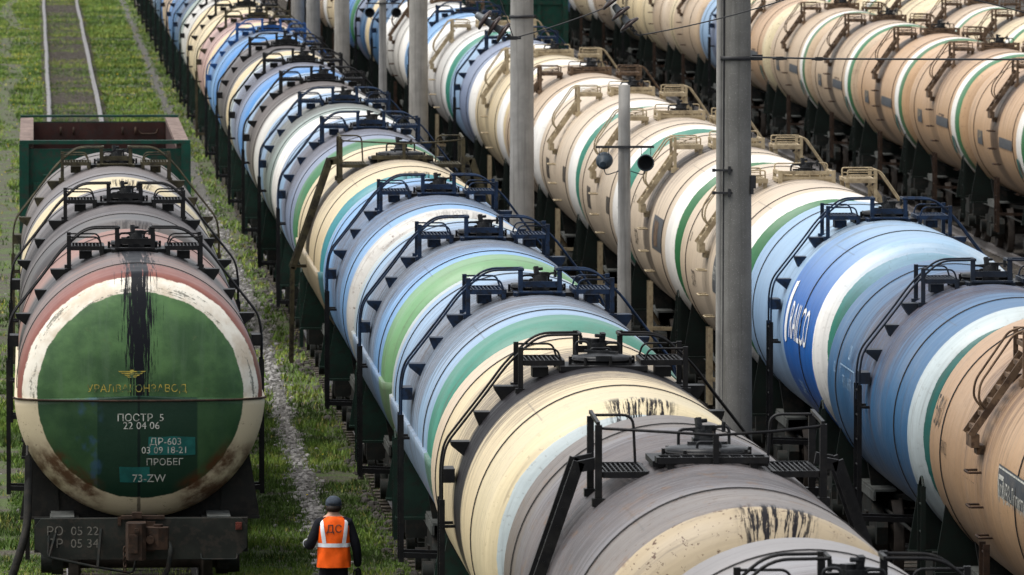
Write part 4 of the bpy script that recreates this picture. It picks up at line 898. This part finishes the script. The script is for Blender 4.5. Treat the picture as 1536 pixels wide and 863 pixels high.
def mat_gravel(name, a, b_, sc):
    m, N, out = new_mat(name); co = N.n('ShaderNodeTexCoord').outputs['Object']
    v = N.n('ShaderNodeTexVoronoi', {'Vector': co, 'Scale': sc}); s = N.n('ShaderNodeSeparateColor', {'Color': v.outputs['Color']}).outputs[0]
    c = N.mix(s, a, b_); c = N.mix(N.step(v.outputs['Distance'], .3, .65), c, tuple(q*.35 for q in a[:3])+(1,))
    c = N.mix(N.m('MULTIPLY', N.step(N.noise(co, 2.5, 5, .65), .5, .65), .6), c, (.05, .055, .025, 1))
    bp = N.n('ShaderNodeBump', {'Height': v.outputs['Distance'], 'Strength': .8, 'Distance': .04})
    b = N.n('ShaderNodeBsdfPrincipled', {'Base Color': c, 'Roughness': .9, 'Normal': bp.outputs[0]}); N.L.new(b.outputs[0], out.inputs[0]); return m
M['pathgravel'] = mat_gravel('path_gravel', (.08, .076, .068, 1), (.20, .19, .175, 1), 17)
M['ballast'] = mat_gravel('ballast_brown', (.055, .043, .03, 1), (.17, .14, .105, 1), 15)
M['shadeballast'] = mat_gravel('shade_ballast', (.02, .017, .014, 1), (.07, .06, .05, 1), 15)  # shade under and between the car rows painted in as darker ballast colour
def pathx(y): return np.interp(y, [60, 84, 92, 100, 112, 125, 140, 160, 200, 260, 330, 420, 700], [3.35, 3.32, 3.5, 3.72, 3.85, 3.9, 4.05, 4.2, 4.15, 4.2, 4.25, 4.3, 4.3])
def pathw(y): return np.interp(y, [60, 100, 125, 170, 200, 700], [.15, .17, .16, .2, .2, .2])
ys = np.arange(60, 700, .5); wl = pathw(ys)*(.7+.7*gnoise(ys, ys*0, .8, 3)); wr = pathw(ys)*(.7+.7*gnoise(ys, ys*0+9, .8, 4)); px = pathx(ys)
pv = [(px[i]-wl[i], ys[i], .004) for i in range(len(ys))]+[(px[i]+wr[i], ys[i], .004) for i in range(len(ys))]; n = len(ys)
pm_ = bpy.data.meshes.new('path'); pm_.from_pydata(pv, [], [(i, n+i, n+i+1, i+1) for i in range(n-1)]); pm_.materials.append(M['pathgravel']); tag(link('path', pm_), kind='structure')
bed = MB()
def track(X, y0, y1, half=1.5, name='railway_track'):
    b = MB()
    for s in (-1, 1):
        b.cur = 0
        xx = X+s*.795
        prof = [(-.07, .03), (.07, .03), (.07, .045), (.012, .065), (.012, .15), (.03, .165), (.03, .2), (-.03, .2), (-.03, .165), (-.012, .15), (-.012, .065), (-.07, .045)]
        yy = np.arange(y0, y1+1, 12.5)
        vs = []; nn = len(prof)
        for q, y in enumerate(yy):
            dx = .012*math.sin(q*1.7+X) if X < 3 else 0
            vs += [(xx+dx+p[0], y, p[1]) for p in prof]
        b.add(vs, [(i*nn+k, i*nn+(k+1) % nn, (i+1)*nn+(k+1) % nn, (i+1)*nn+k) for i in range(len(yy)-1) for k in range(nn)])
    b.cur = 1
    for y in np.arange(y0, min(y1, y0+420), .55): b.box((X, y, -.01), (2.0 if X < 6 else 2.6, .24, .11))
    tag(link(name, b.mesh(name, (M['rail'], M['sleeper']))), kind='structure')
    mb = MB(); yb = np.arange(y0, y1, 1.0)
    w1 = half*(.85+.3*gnoise(yb, yb*0+X, .5, 5)); w2 = half*(.85+.3*gnoise(yb, yb*0+X+7, .5, 6)); k = len(yb)
    vs = []
    for i in range(k): vs += [(X-w1[i], yb[i], .002), (X-w1[i]*.75, yb[i], .035), (X+w2[i]*.75, yb[i], .035), (X+w2[i], yb[i], .002)]
    mb.add(vs, [(i*4+j, i*4+j+1, (i+1)*4+j+1, (i+1)*4+j) for i in range(k-1) for j in range(3)])
    tag(link('ballast', mb.mesh('ballast', (M['ballast'] if X < 3 else M['shadeballast'],))), kind='structure')
track(X1, 40, 760, .8)
for X in (5.8, 11.54, 16.6, 21.6, 26.3): track(X, 30, 700, 1.0 if X < 6 else 1.6)

# ------------------------------------------------------------------ grass, stones
def mat_grass():
    m, N, out = new_mat('grass_blades'); at = N.n('ShaderNodeAttribute', attribute_name='tint').outputs['Fac']
    c = N.ramp(at, [(0.0, (.035, .065, .012, 1)), (.3, (.075, .14, .02, 1)), (.6, (.155, .245, .038, 1)), (.88, (.28, .31, .058, 1)), (1.0, (.34, .29, .09, 1))])
    b = N.n('ShaderNodeBsdfPrincipled', {'Base Color': c, 'Roughness': .6}); b.inputs['Specular IOR Level'].default_value = .25
    N.L.new(b.outputs[0], out.inputs[0]); return m
def grass(name, n, y0, y1, x0, x1, hmin, hmax, wid, blades, seed, power=1.0):
    r = np.random.default_rng(seed)
    y = y0+(y1-y0)*r.random(n)**power; x = x0+(x1-x0)*r.random(n)
    cl = gnoise(x, y, .9, 11)*.5+gnoise(x, y, .28, 12)*.35+gnoise(x, y, 3.1, 13)*.15
    keep = cl > .37-.07*(y > 130)+r.normal(0, .05, n)
    keep &= np.abs(x-pathx(y)) > pathw(y)*(.4+.8*r.random(n))
    dx = np.abs(x-X1); between = dx < .72
    bare = gnoise(x*0+1, y, .13, 21) > .62
    keep &= ~(between & bare & (r.random(n) < .93))
    keep &= np.abs(dx-.795) > .09
    keep &= (x < 4.8+.6*(r.random(n)-.6)*(1+(y > 130)))
    keep &= ~((x < X1-1.6) & (np.abs(x-(-.62-.002*(y-150)+.2*np.sin(y*.11))) < .28) & (gnoise(x*0+3, y, .12, 23) > .42) & (r.random(n) < .9))
    x, y, cl = x[keep], y[keep], cl[keep]; n = len(x)
    tint = np.clip(.22+1.1*(gnoise(x, y, .45, 31)-.3)*.7+.25*(gnoise(x, y, 2.2, 32)-.5)+r.normal(0, .13, n)+np.interp(y, [90, 125, 170, 300], [-.12, -.06, .06, .12]), 0, .9)
    yel = (r.random(n) < .02+.10*(gnoise(x, y, .35, 33) > .68)); tint[yel] = .9+.1*r.random(yel.sum())
    h = hmin+(hmax-hmin)*np.clip(gnoise(x, y, .7, 34)*1.1+r.normal(0, .15, n), 0, 1.3)
    V = []; T = []
    sc = np.interp(y, [80, 140, 260, 450], [1, 1.15, 1.7, 2.4])
    for b in range(blades):
        a = r.random(n)*2*PI; bx = x+r.normal(0, .03, n)*sc; by = y+r.normal(0, .03, n)*sc; w = wid*sc*(.6+.8*r.random(n)); hh = h*(.6+.6*r.random(n))
        l = hh*(.25+.5*r.random(n)); a2 = r.random(n)*2*PI
        p0 = np.stack([bx-np.cos(a)*w, by-np.sin(a)*w, np.zeros(n)], 1); p1 = np.stack([bx+np.cos(a)*w, by+np.sin(a)*w, np.zeros(n)], 1)
        p2 = np.stack([bx+np.cos(a2)*l, by+np.sin(a2)*l, hh], 1)
        V.append(np.stack([p0, p1, p2], 1).reshape(-1, 3)); T.append(np.repeat(np.clip(tint+r.normal(0, .05, n), 0, 1), 3))
    V = np.concatenate(V).astype(np.float32); T = np.concatenate(T).astype(np.float32); nt = len(V)//3
    me = bpy.data.meshes.new(name); me.vertices.add(len(V)); me.vertices.foreach_set('co', V.ravel())
    me.loops.add(nt*3); me.loops.foreach_set('vertex_index', np.arange(nt*3, dtype=np.int32)); me.polygons.add(nt)
    me.polygons.foreach_set('loop_start', np.arange(0, nt*3, 3, dtype=np.int32))
    at = me.attributes.new('tint', 'FLOAT', 'POINT'); at.data.foreach_set('value', T); me.materials.append(M['grass']); me.update(calc_edges=True)
    return tag(link(name, me), kind='stuff')
M['grass'] = mat_grass()
grass('grass', 95000, 72, 132, -3.2, 4.9, .035, .12, .007, 4, 41)
grass('grass', 90000, 132, 430, -5.5, 5.0, .05, .13, .012, 3, 42, 1.3)
def stones(name, pos, smin, smax, mat, seed):
    r = np.random.default_rng(seed); b = MB(); base = MB(); base.ico((0, 0, 0), 1, 1, 1, 6, 4); BV = np.array(base.v); V = []; Fc = []
    for (x, y) in pos:
        s = smin+(smax-smin)*r.random()**2; q = BV*(1+r.normal(0, .16, BV.shape))*s*np.array([.6+.5*r.random(), .6+.5*r.random(), .4+.3*r.random()])
        a = r.random()*6.28; ca, sa = math.cos(a), math.sin(a)
        q = np.stack([q[:, 0]*ca-q[:, 1]*sa+x, q[:, 0]*sa+q[:, 1]*ca+y, q[:, 2]+s*.12], 1); o = len(V)
        V += [tuple(p) for p in q]; Fc += [tuple(i+o for i in f) for f in base.f]
    b.v = V; b.f = Fc; b.sm = [False]*len(Fc); b.mi = [0]*len(Fc)
    return tag(link(name, b.mesh(name, (M[mat],))), kind='stuff')
def mat_stone(name, a, b_):
    m, N, out = new_mat(name); nd = N.n('ShaderNodeNewGeometry'); f = nd.outputs['Random Per Island']
    co = N.n('ShaderNodeTexCoord').outputs['Object']
    c = N.mix(f, a, b_); c = N.mix(N.m('MULTIPLY', N.step(N.noise(co, 40, 3), .4, .7), .4), c, tuple(q*.4 for q in a[:3])+(1,))
    b = N.n('ShaderNodeBsdfPrincipled', {'Base Color': c, 'Roughness': .85}); N.L.new(b.outputs[0], out.inputs[0]); return m
M['stone'] = mat_stone('grey_stones', (.09, .085, .08, 1), (.33, .32, .31, 1)); M['darkstone'] = mat_stone('dark_clods', (.02, .017, .015, 1), (.07, .06, .055, 1))
r = np.random.default_rng(5)
py = np.concatenate([84+50*r.random(3000), 134+70*r.random(1400)]); ppx = pathx(py)+pathw(py)*r.normal(0, .75, len(py))
stones('gravel_stones', list(zip(ppx, py)), .02, .07, 'stone', 6)
py = 82+110*r.random(1500); ppx = 4.6+.4*np.abs(r.normal(0, 1, 1500))
kk = gnoise(ppx, py, .45, 51) > .42; stones('dark_ballast_clods', list(zip(ppx[kk], py[kk])), .03, .11, 'darkstone', 8)
py = 82+160*r.random(500); ppx = -2+6*r.random(500); stones('scattered_stones', list(zip(ppx, py)), .02, .05, 'stone', 9)
M['flower'] = simple('dandelion', (.55, .42, .02, 1), .7, .1)
fb = MB()
for i in range(420):
    y = 84+250*r.random(); x = (-1.5+5.8*r.random())
    if abs(x-X1) < .9 or gnoise(np.array([x]), np.array([y]), .3, 61)[0] < .5: continue
    s = .012+.00006*(y-84); fb.ico((x, y, .12+.03*r.random()), s, s, s*.6, 6, 4)
tag(link('yellow_flowers', fb.mesh('yellow_flowers', (M['flower'],))), kind='stuff')

# ------------------------------------------------------------------ posts, loudspeakers, wires
def concrete_post(X, Y, h, r0, r1, mat, label, cat='concrete post', group=None, sides=8, name='concrete_post'):
    t = empty(name, (X, Y, 0), label, cat, group); b = MB(); n = 28
    prof = [(r0, -.3)]+[(r0+(r1-r0)*k/10, h*k/10) for k in range(11)]+[(r1*.7, h+.01), (.001, h+.01)]
    b.lathe(prof, (0, 0, 0), 'z', n); link('shaft', b.mesh('shaft'), t, M[mat]); return t
PG = 'concrete posts between the middle and right rows'
p1 = concrete_post(8.67, 102.05, 10.6, .225, .175, 'concrete', 'thick speckled concrete post with iron clamps beside the blue tank cars', group=PG)
b = MB(); b.tube([(-.205, -.05, 0), (-.19, -.05, 10.4)], .045, 10); link('conduit', b.mesh('conduit'), p1, M['concrete2'])
b = MB()
b.tube([(-.16, -.13, 0), (-.15, -.125, 10.2)], .012, 6)
link('cable', b.mesh('cable'), p1, M['cable'])
for z in (5.3, 5.02):
    b = MB(); b.box((-.17, -.17, z), (.24, .06, .025)); b.box((-.09, -.195, z), (.03, .04, .1)); b.box((-.28, -.17, z), (.04, .05, .04)); link('bracket', b.mesh('bracket'), p1, M['cable'])
b = MB()
b.lathe([(.2, 6.66), (.215, 6.66), (.215, 6.71), (.2, 6.71)], (0, 0, 0), 'z', 28); b.box((.27, -.03, 6.69), (.13, .05, .07))
q = MB(); q.box((.215, -.08, 5.15), (.07, .06, .16)); q.box((.2, -.1, 5.05), (.04, .05, .1)); link('bracket', q.mesh('bracket'), p1, M['cable'])
link('clamp', b.mesh('clamp'), p1, M['cable'])
for (X, Y, lab) in ((8.65, 146.6, 'smooth concrete post, second nearest of the round posts'), (8.65, 186.2, 'concrete post, third nearest of the round posts'), (8.65, 232.6, 'concrete post, fourth nearest, left of a loudspeaker post'), (8.65, 256.6, 'slender looking concrete post, fifth nearest, near the top edge'), (8.65, 271.7, 'farthest concrete post, at the top edge')):
    p = concrete_post(X, Y, 10.6, .23, .185, 'concrete2', lab, group=PG)
    b = MB(); b.lathe([(.2, 6.0), (.222, 6.0), (.222, 6.05), (.2, 6.05)], (0, 0, 0), 'z', 24); b.box((.22, 0, 6.02), (.07, .05, .06)); link('clamp', b.mesh('clamp'), p, M['cable'])
def horn(b_out, b_in, c, d):
    """bell loudspeaker at c facing d (unit vector in xy)"""
    prof = [(.045, -.15), (.06, -.13), (.062, -.07), (.10, -.05), (.115, 0), (.122, .05), (.127, .1), (.122, .105), (.11, .1)]
    rot = Vector((0, 0, 1)).rotation_difference(Vector(d)).to_matrix()
    for (bb, pr) in ((b_out, prof+[]), (b_in, [(.11, .1), (.09, .02), (.05, -.02), (.001, -.02)])):
        t = MB(); t.lathe(pr, (0, 0, 0), 'z', 22); bb.add([rot @ Vector(v)+Vector(c) for v in t.v], t.f, True)
    t = MB(); t.lathe([(.001, -.152), (.045, -.15)], (0, 0, 0), 'z', 22); b_out.add([rot @ Vector(v)+Vector(c) for v in t.v], t.f, False)
SG = 'loudspeaker posts'
for (X, Y, h, lab, dirs) in ((8.66, 121.2, 5.68, 'thin grey loudspeaker post in front of the peach tank cars', ((.15, .9, .2), (-.1, -.95, -.12))), (8.66, 205.6, 5.7, 'thin grey loudspeaker post near the top edge', ((-.25, -.95, -.1), (.25, -.95, -.1)))):
    t = concrete_post(X, Y, h, .115, .085, 'concrete2', lab, 'loudspeaker post', SG, name='loudspeaker_post')
    zt = h-.90; b = MB(); b.box((0, -.13, zt), (.86, .04, .035)); b.lathe([(.1, zt-.02), (.115, zt-.02), (.115, zt+.01), (.1, zt+.01)], (0, 0, 0), 'z', 20); link('crossbar', b.mesh('crossbar'), t, M['cable'])
    for s, d in zip((-1, 1), dirs):
        bo_, bi_ = MB(), MB(); horn(bo_, bi_, (s*.31, -.13, zt-.22), Vector(d).normalized()); 
        bo_.tube([(s*.31-.07, -.13, zt), (s*.31-.07, -.13, zt-.12)], .006, 5); bo_.tube([(s*.31+.07, -.13, zt), (s*.31+.07, -.13, zt-.12)], .006, 5)
        bo_.tube(bend([(s*.31, -.1, zt-.3), (s*.28, -.08, zt-.42), (s*.09, -.06, zt-.36)], .08), .008, 5)
        ls = link('loudspeaker', bo_.mesh('loudspeaker'), t, M['horn']); link('bore', bi_.mesh('bore'), ls, M['hornin'])
# wires; world positions from the photograph's depth estimate (cross-span about 100 m away, just in front of the thick post)
def sag(a, b, s, n=14): 
    a, b = Vector(a), Vector(b); return [a.lerp(b, k/n)-Vector((0, 0, s*4*(k/n)*(1-k/n))) for k in range(n+1)]
def wire(pts, r, label, extra=None):
    b = MB(); b.tube(pts, r, 6)
    for p in (extra or []): b.box(p, (.09, .04, .045)); b.cyl((p[0]-.09, p[1], p[2]), (p[0]+.09, p[1], p[2]), .016, 8)
    return tag(link('overhead_wire', b.mesh('overhead_wire', (M['cable'],))), label, 'wire', 'overhead wires')
WP = WPTS
wire(sag(WP['a1'], WP['b0'], .02), .008, 'dark overhead wire between the two insulator strings', [WP['a1']])
wire(sag(WP['b1'], WP['c1'], .03)+sag(WP['c1'], WP['c2'], .02)[1:], .008, 'dark overhead wire from the right insulator string past the thick post')
wire([WP['d0'], WP['d1'], WP['d2']], .012, 'straight wire from the thick post across the upper right cars', [WP['dm1'], WP['dm2']])
wire([WP['e0'], WP['e1']], .008, 'thin sloping wire in the top right corner')
wire([WP['f0'], WP['f1']], .006, 'thin wire rising from the left insulator string')
def insulator(p0, p1, label):
    a, d = Vector(p0), (Vector(p1)-Vector(p0)); L = d.length; d.normalize(); rot = Vector((0, 0, 1)).rotation_difference(d).to_matrix()
    t = empty('insulator_string', p0, label, 'insulator', 'insulator strings')
    for k in range(3):
        z = L*(.12+.27*k)
        m1 = MB(); m1.lathe([(.001, z+.015), (.06, z+.012), (.132, z+.035), (.14, z+.055), (.132, z+.068), (.05, z+.07)], (0, 0, 0), 'z', 24); m1.v = [rot @ Vector(v) for v in m1.v]; link('disc', m1.mesh('disc'), t, M['porcelain'])
        m2 = MB(); m2.lathe([(.001, z-.085), (.03, z-.08), (.042, z-.06), (.046, z), (.06, z+.02)], (0, 0, 0), 'z', 16); m2.v = [rot @ Vector(v) for v in m2.v]; link('cap', m2.mesh('cap'), t, M['cap'])
    ch = MB(); q = rot @ Vector((0, 0, L*.75)); e = d*L
    for k in range(5):
        c = q.lerp(e, (k+.5)/5); ch.tube([c+Vector((math.cos(w)*.022, (.3 if k % 2 else 1)*math.sin(w)*.02, (1 if k % 2 else .3)*math.sin(w)*.02)) for w in [2*PI*i/8 for i in range(8)]], .007, 5, True)
    ch.tube([q, e], .006, 5); ch.tube([Vector((0, 0, 0)), rot @ Vector((0, 0, -.06))], .012, 6); link('chain', ch.mesh('chain'), t, M['cable'])
insulator(WP['ins1a'], WP['ins1b'], 'tilted three disc insulator string left of the second concrete post')
insulator(WP['ins2a'], WP['ins2b'], 'hanging three disc insulator string over the cream tank cars')

# ------------------------------------------------------------------ the worker
def skin_mesh(name, verts, edges, radii, root=0, sub=2):
    me = bpy.data.meshes.new(name); me.from_pydata(verts, edges, []); ob = bpy.data.objects.new(name+'_skin', me); COL.objects.link(ob)
    md = ob.modifiers.new('s', 'SKIN'); md.use_smooth_shade = True
    for i, rr in enumerate(radii):
        sv = me.skin_vertices[0].data[i]; sv.radius = rr if isinstance(rr, tuple) else (rr, rr); sv.use_root = (i == root)
    ob.modifiers.new('d', 'SUBSURF').levels = sub
    dg = bpy.context.evaluated_depsgraph_get(); out = bpy.data.meshes.new_from_object(ob.evaluated_get(dg)); bpy.data.objects.remove(ob); out.name = name; return out
wt = empty('person', (3.47, 96.1, 0), 'worker in an orange vest and grey cap walking away on the grass', 'person')
V_ = [(0, 0, .95), (0, -.01, 1.13), (0, -.01, 1.33), (0, .0, 1.47), (0, .015, 1.545), (0, .03, 1.62), (0, .035, 1.70),
      (-.17, -.005, 1.45), (-.285, -.06, 1.18), (-.30, .17, 1.20), (.17, -.005, 1.45), (.265, -.03, 1.17), (.285, .04, .93),
      (-.095, 0, .9), (-.11, .04, .5), (-.115, -.06, .09), (-.12, .1, .05), (.095, 0, .9), (.105, .09, .5), (.105, .14, .09), (.11, .30, .05)]
E_ = [(0, 1), (1, 2), (2, 3), (3, 4), (4, 5), (5, 6), (3, 7), (7, 8), (8, 9), (3, 10), (10, 11), (11, 12), (0, 13), (13, 14), (14, 15), (15, 16), (0, 17), (17, 18), (18, 19), (19, 20)]
RR = [(.155, .12), (.15, .115), (.16, .12), (.12, .10), (.06, .06), (.078, .092), (.07, .085), .075, .062, .045, .075, .06, .046, .095, .07, .055, .045, .095, .07, .055, .045]
body = skin_mesh('body', V_, E_, RR)
# hands: palm and five fingers each, gloved
def hand(base, d, side, curl):
    d = Vector(d).normalized(); u = Vector((0, 0, 1)) if abs(d.z) < .8 else Vector((0, 1, 0)); l = d.cross(u).normalized(); u = l.cross(d)
    v = [Vector(base), Vector(base)+d*.05, Vector(base)+d*.085]; e = [(0, 1), (1, 2)]; rd = [(.03, .025), (.042, .02), (.042, .018)]
    for k, (o, L) in enumerate(((-.03, .07), (-.01, .08), (.01, .075), (.03, .06))):
        b0 = Vector(base)+d*.09+l*o; m_ = b0+d*L*.5-u*curl*.2; t_ = m_+d*L*.3-u*curl
        i = len(v); v += [b0, m_, t_]; e += [(2, i), (i, i+1), (i+1, i+2)]; rd += [.0095, .009, .0075]
    b0 = Vector(base)+d*.03+l*side*.04; i = len(v); v += [b0, b0+d*.035+l*side*.02-u*.01, b0+d*.065+l*side*.012-u*.02]; e += [(1, i), (i, i+1), (i+1, i+2)]; rd += [.013, .011, .009]
    return skin_mesh('hand', [tuple(q) for q in v], e, rd, 1, 1)
M['jacket'] = simple('navy_jacket', (.004, .0045, .008, 1), .85, .3, 12, bump=.3); M['skin'] = simple('skin', (.42, .24, .17, 1), .5, .1)
M['trouser'] = simple('dark_trousers', (.006, .0065, .01, 1), .9, .3, 14, bump=.3); M['boot'] = simple('black_boots', (.01, .01, .01, 1), .5, .2)
body.materials.clear()
for k in ('jacket', 'skin', 'trouser', 'boot'): body.materials.append(M[k])
for p in body.polygons:
    c = p.center; p.material_index = 1 if (c.z > 1.53 and abs(c.x) < .12) else (3 if c.z < .13 else (2 if c.z < .93 and abs(c.x) < .21 else 0))
bm_ = __import__('bmesh').new(); bm_.from_mesh(body)
def merge_ico(c, rx, ry, rz, mi):
    t = MB(); t.ico(c, rx, ry, rz, 10, 8); vv = [bm_.verts.new(q) for q in t.v]
    for f in t.f:
        try: fc = bm_.faces.new([vv[i] for i in f]); fc.material_index = mi; fc.smooth = True
        except ValueError: pass
merge_ico((-.078, .03, 1.635), .012, .02, .03, 1); merge_ico((.078, .03, 1.635), .012, .02, .03, 1); merge_ico((0, .13, 1.625), .014, .022, .022, 1)
bm_.to_mesh(body); bm_.free()
bo2 = link('body', body, wt)
for hnd in (hand((-.30, .18, 1.203), (.02, 1, .1), 1, .03), hand((.287, .045, .93), (.05, .15, -1), -1, .02)):
    hnd.materials.clear(); hnd.materials.append(M['boot']); link('glove', hnd, wt)
cf = MB(); cf.lathe([(.05, .15), (.056, .15), (.056, .165), (.05, .165)], (-.30, 0, 1.2), 'y', 16); link('cuff_stripe', cf.mesh('cuff_stripe'), wt, M['reflect'])
VZ = [.94, 1.0, 1.1, 1.2, 1.3, 1.38, 1.43, 1.47, 1.505, 1.535]
VX = [.200, .197, .190, .186, .190, .195, .193, .178, .14, .085]
VY = [.162, .158, .152, .148, .146, .14, .13, .118, .1, .075]
def vest_pt(z, ph, off=0.):
    rx = float(np.interp(z, VZ, VX))+off; ry = float(np.interp(z, VZ, VY))+off; c, s = math.cos(ph), math.sin(ph); q = 2/2.6
    fold = .004*math.sin(ph*9+z*7)+.003*math.sin(ph*5-z*23)
    return ((rx+fold)*math.copysign(abs(c)**q, c), (ry+fold)*math.copysign(abs(s)**q, s)-.005, z)
b = MB(); zs = [.94+.595*k/22 for k in range(23)]; n = 64
b.add([vest_pt(z, 2*PI*k/n) for z in zs for k in range(n)], [(i*n+k, i*n+(k+1) % n, (i+1)*n+(k+1) % n, (i+1)*n+k) for i in range(22) for k in range(n)], True)
M['vest'] = simple('orange_vest', (.80, .10, .005, 1), .75, .12, 9, bump=.25); vo = link('vest', b.mesh('vest'), wt, M['vest'])
b = MB(); zz = [1.18, 1.2, 1.226]; b.add([vest_pt(z, 2*PI*k/n, .004) for z in zz for k in range(n)], [(i*n+k, i*n+(k+1) % n, (i+1)*n+(k+1) % n, (i+1)*n+k) for i in range(2) for k in range(n)], True)
for s in (-1, 1):
    for f in (-1, 1):
        vs = []
        for i in range(13):
            z = 1.228+.289*i/12; xc = s*(.115+.035*i/12)
            for dx in (-.021, 0, .021):
                x = xc+dx; rx = float(np.interp(z, VZ, VX))+.004; t = min(1, abs(x)/rx)
                ph = math.acos(math.copysign(t**(2.6/2), x)); ph = ph if f > 0 else -ph
                vs.append(vest_pt(z, ph, .005))
        b.add(vs, [(i*3+k, i*3+k+1, (i+1)*3+k+1, (i+1)*3+k) for i in range(12) for k in range(2)], True)
link('reflective_band', b.mesh('reflective_band'), vo, M['reflect'])
me = text_flat('ДС', .125, .03)
for vt in me.vertices:
    x, z = vt.co.x, 1.39+vt.co.y; rx = float(np.interp(z, VZ, VX))+.004; ph = -math.acos(max(-1, min(1, math.copysign(min(1, abs(x)/rx)**1.3, x)))); vt.co = vest_pt(z, ph, .006)
put('lettering', me, vo, M['inkblack'])
b = MB(); b.ico((0, .035, 1.69), .094, .108, .08, 20, 12)
b.v = [(x, y, max(z, 1.665)) for x, y, z in b.v]; b.lathe([(.094, 1.655), (.097, 1.665), (.095, 1.685)], (0, .035, 0), 'z', 24)
vs = [];
for i in range(9):
    a = R(30+120*i/8); vs += [(.094*math.cos(a), .035+.1*math.sin(a), 1.668), (.085*math.cos(a), .045+.18*math.sin(a), 1.655)]
b.add(vs, [(2*i, 2*i+1, 2*i+3, 2*i+2) for i in range(8)], True); b.add([(x, y, z-.006) for x, y, z in vs], [(2*i+2, 2*i+3, 2*i+1, 2*i) for i in range(8)], True)
M['cap_grey'] = simple('cap_grey', (.038, .048, .064, 1), .85, .2, 15, bump=.2); link('cap', b.mesh('cap'), wt, M['cap_grey'])
b = MB(); b.ico((0, .02, 1.625), .092, .098, .062, 16, 10); b.v = [(x, min(y, .06), z) for x, y, z in b.v]; M['hair'] = simple('dark_hair', (.018, .012, .009, 1), .6, .4, 30); link('hair', b.mesh('hair'), wt, M['hair'])

# ------------------------------------------------------------------ camera, light
cam = bpy.data.cameras.new('camera'); co_ = bpy.data.objects.new('camera', cam); COL.objects.link(co_); SC.camera = co_
cam.sensor_width = 36; cam.lens = 290.6; cam.clip_start = 1; cam.clip_end = 6000
co_.location = (0, 0, 9.9); th = math.atan(734.5/12400); ps = math.atan(718/12400*math.cos(th)); co_.rotation_euler = (PI/2-th, 0, -ps)
cam.dof.use_dof = True; cam.dof.focus_distance = 92; cam.dof.aperture_fstop = 9.0
SUN_EL, SUN_AZ = 66, 262      # azimuth measured clockwise from the direction the tracks run
w = bpy.data.worlds.new('World'); SC.world = w; w.use_nodes = True; nt = w.node_tree; nt.nodes.clear(); N = NT(nt)
sky = N.n('ShaderNodeTexSky', sky_type='NISHITA'); sky.sun_disc = False; sky.sun_elevation = R(SUN_EL); sky.sun_rotation = R(SUN_AZ); sky.dust_density = 3.0; sky.air_density = 1.2
hs = N.n('ShaderNodeHueSaturation', {'Color': sky.outputs[0], 'Saturation': .2}); bg = N.n('ShaderNodeBackground', {'Color': hs.outputs[0], 'Strength': .115}); wo = N.n('ShaderNodeOutputWorld'); nt.links.new(bg.outputs[0], wo.inputs[0])
sl = bpy.data.lights.new('sun', 'SUN'); sl.energy = 1.5; sl.angle = R(35); sl.color = (1, .96, .9); so = bpy.data.objects.new('sun', sl); COL.objects.link(so)
d = Vector((math.sin(R(SUN_AZ))*math.cos(R(SUN_EL)), math.cos(R(SUN_AZ))*math.cos(R(SUN_EL)), math.sin(R(SUN_EL)))); so.rotation_euler = d.to_track_quat('Z', 'Y').to_euler(); so.location = (0, 0, 60)
SC.view_settings.view_transform = 'Standard'; SC.view_settings.look = 'None'; SC.view_settings.exposure = 1.0; SC.view_settings.gamma = 1.0
SC.cycles.max_bounces = 6; SC.cycles.diffuse_bounces = 3; SC.cycles.glossy_bounces = 3
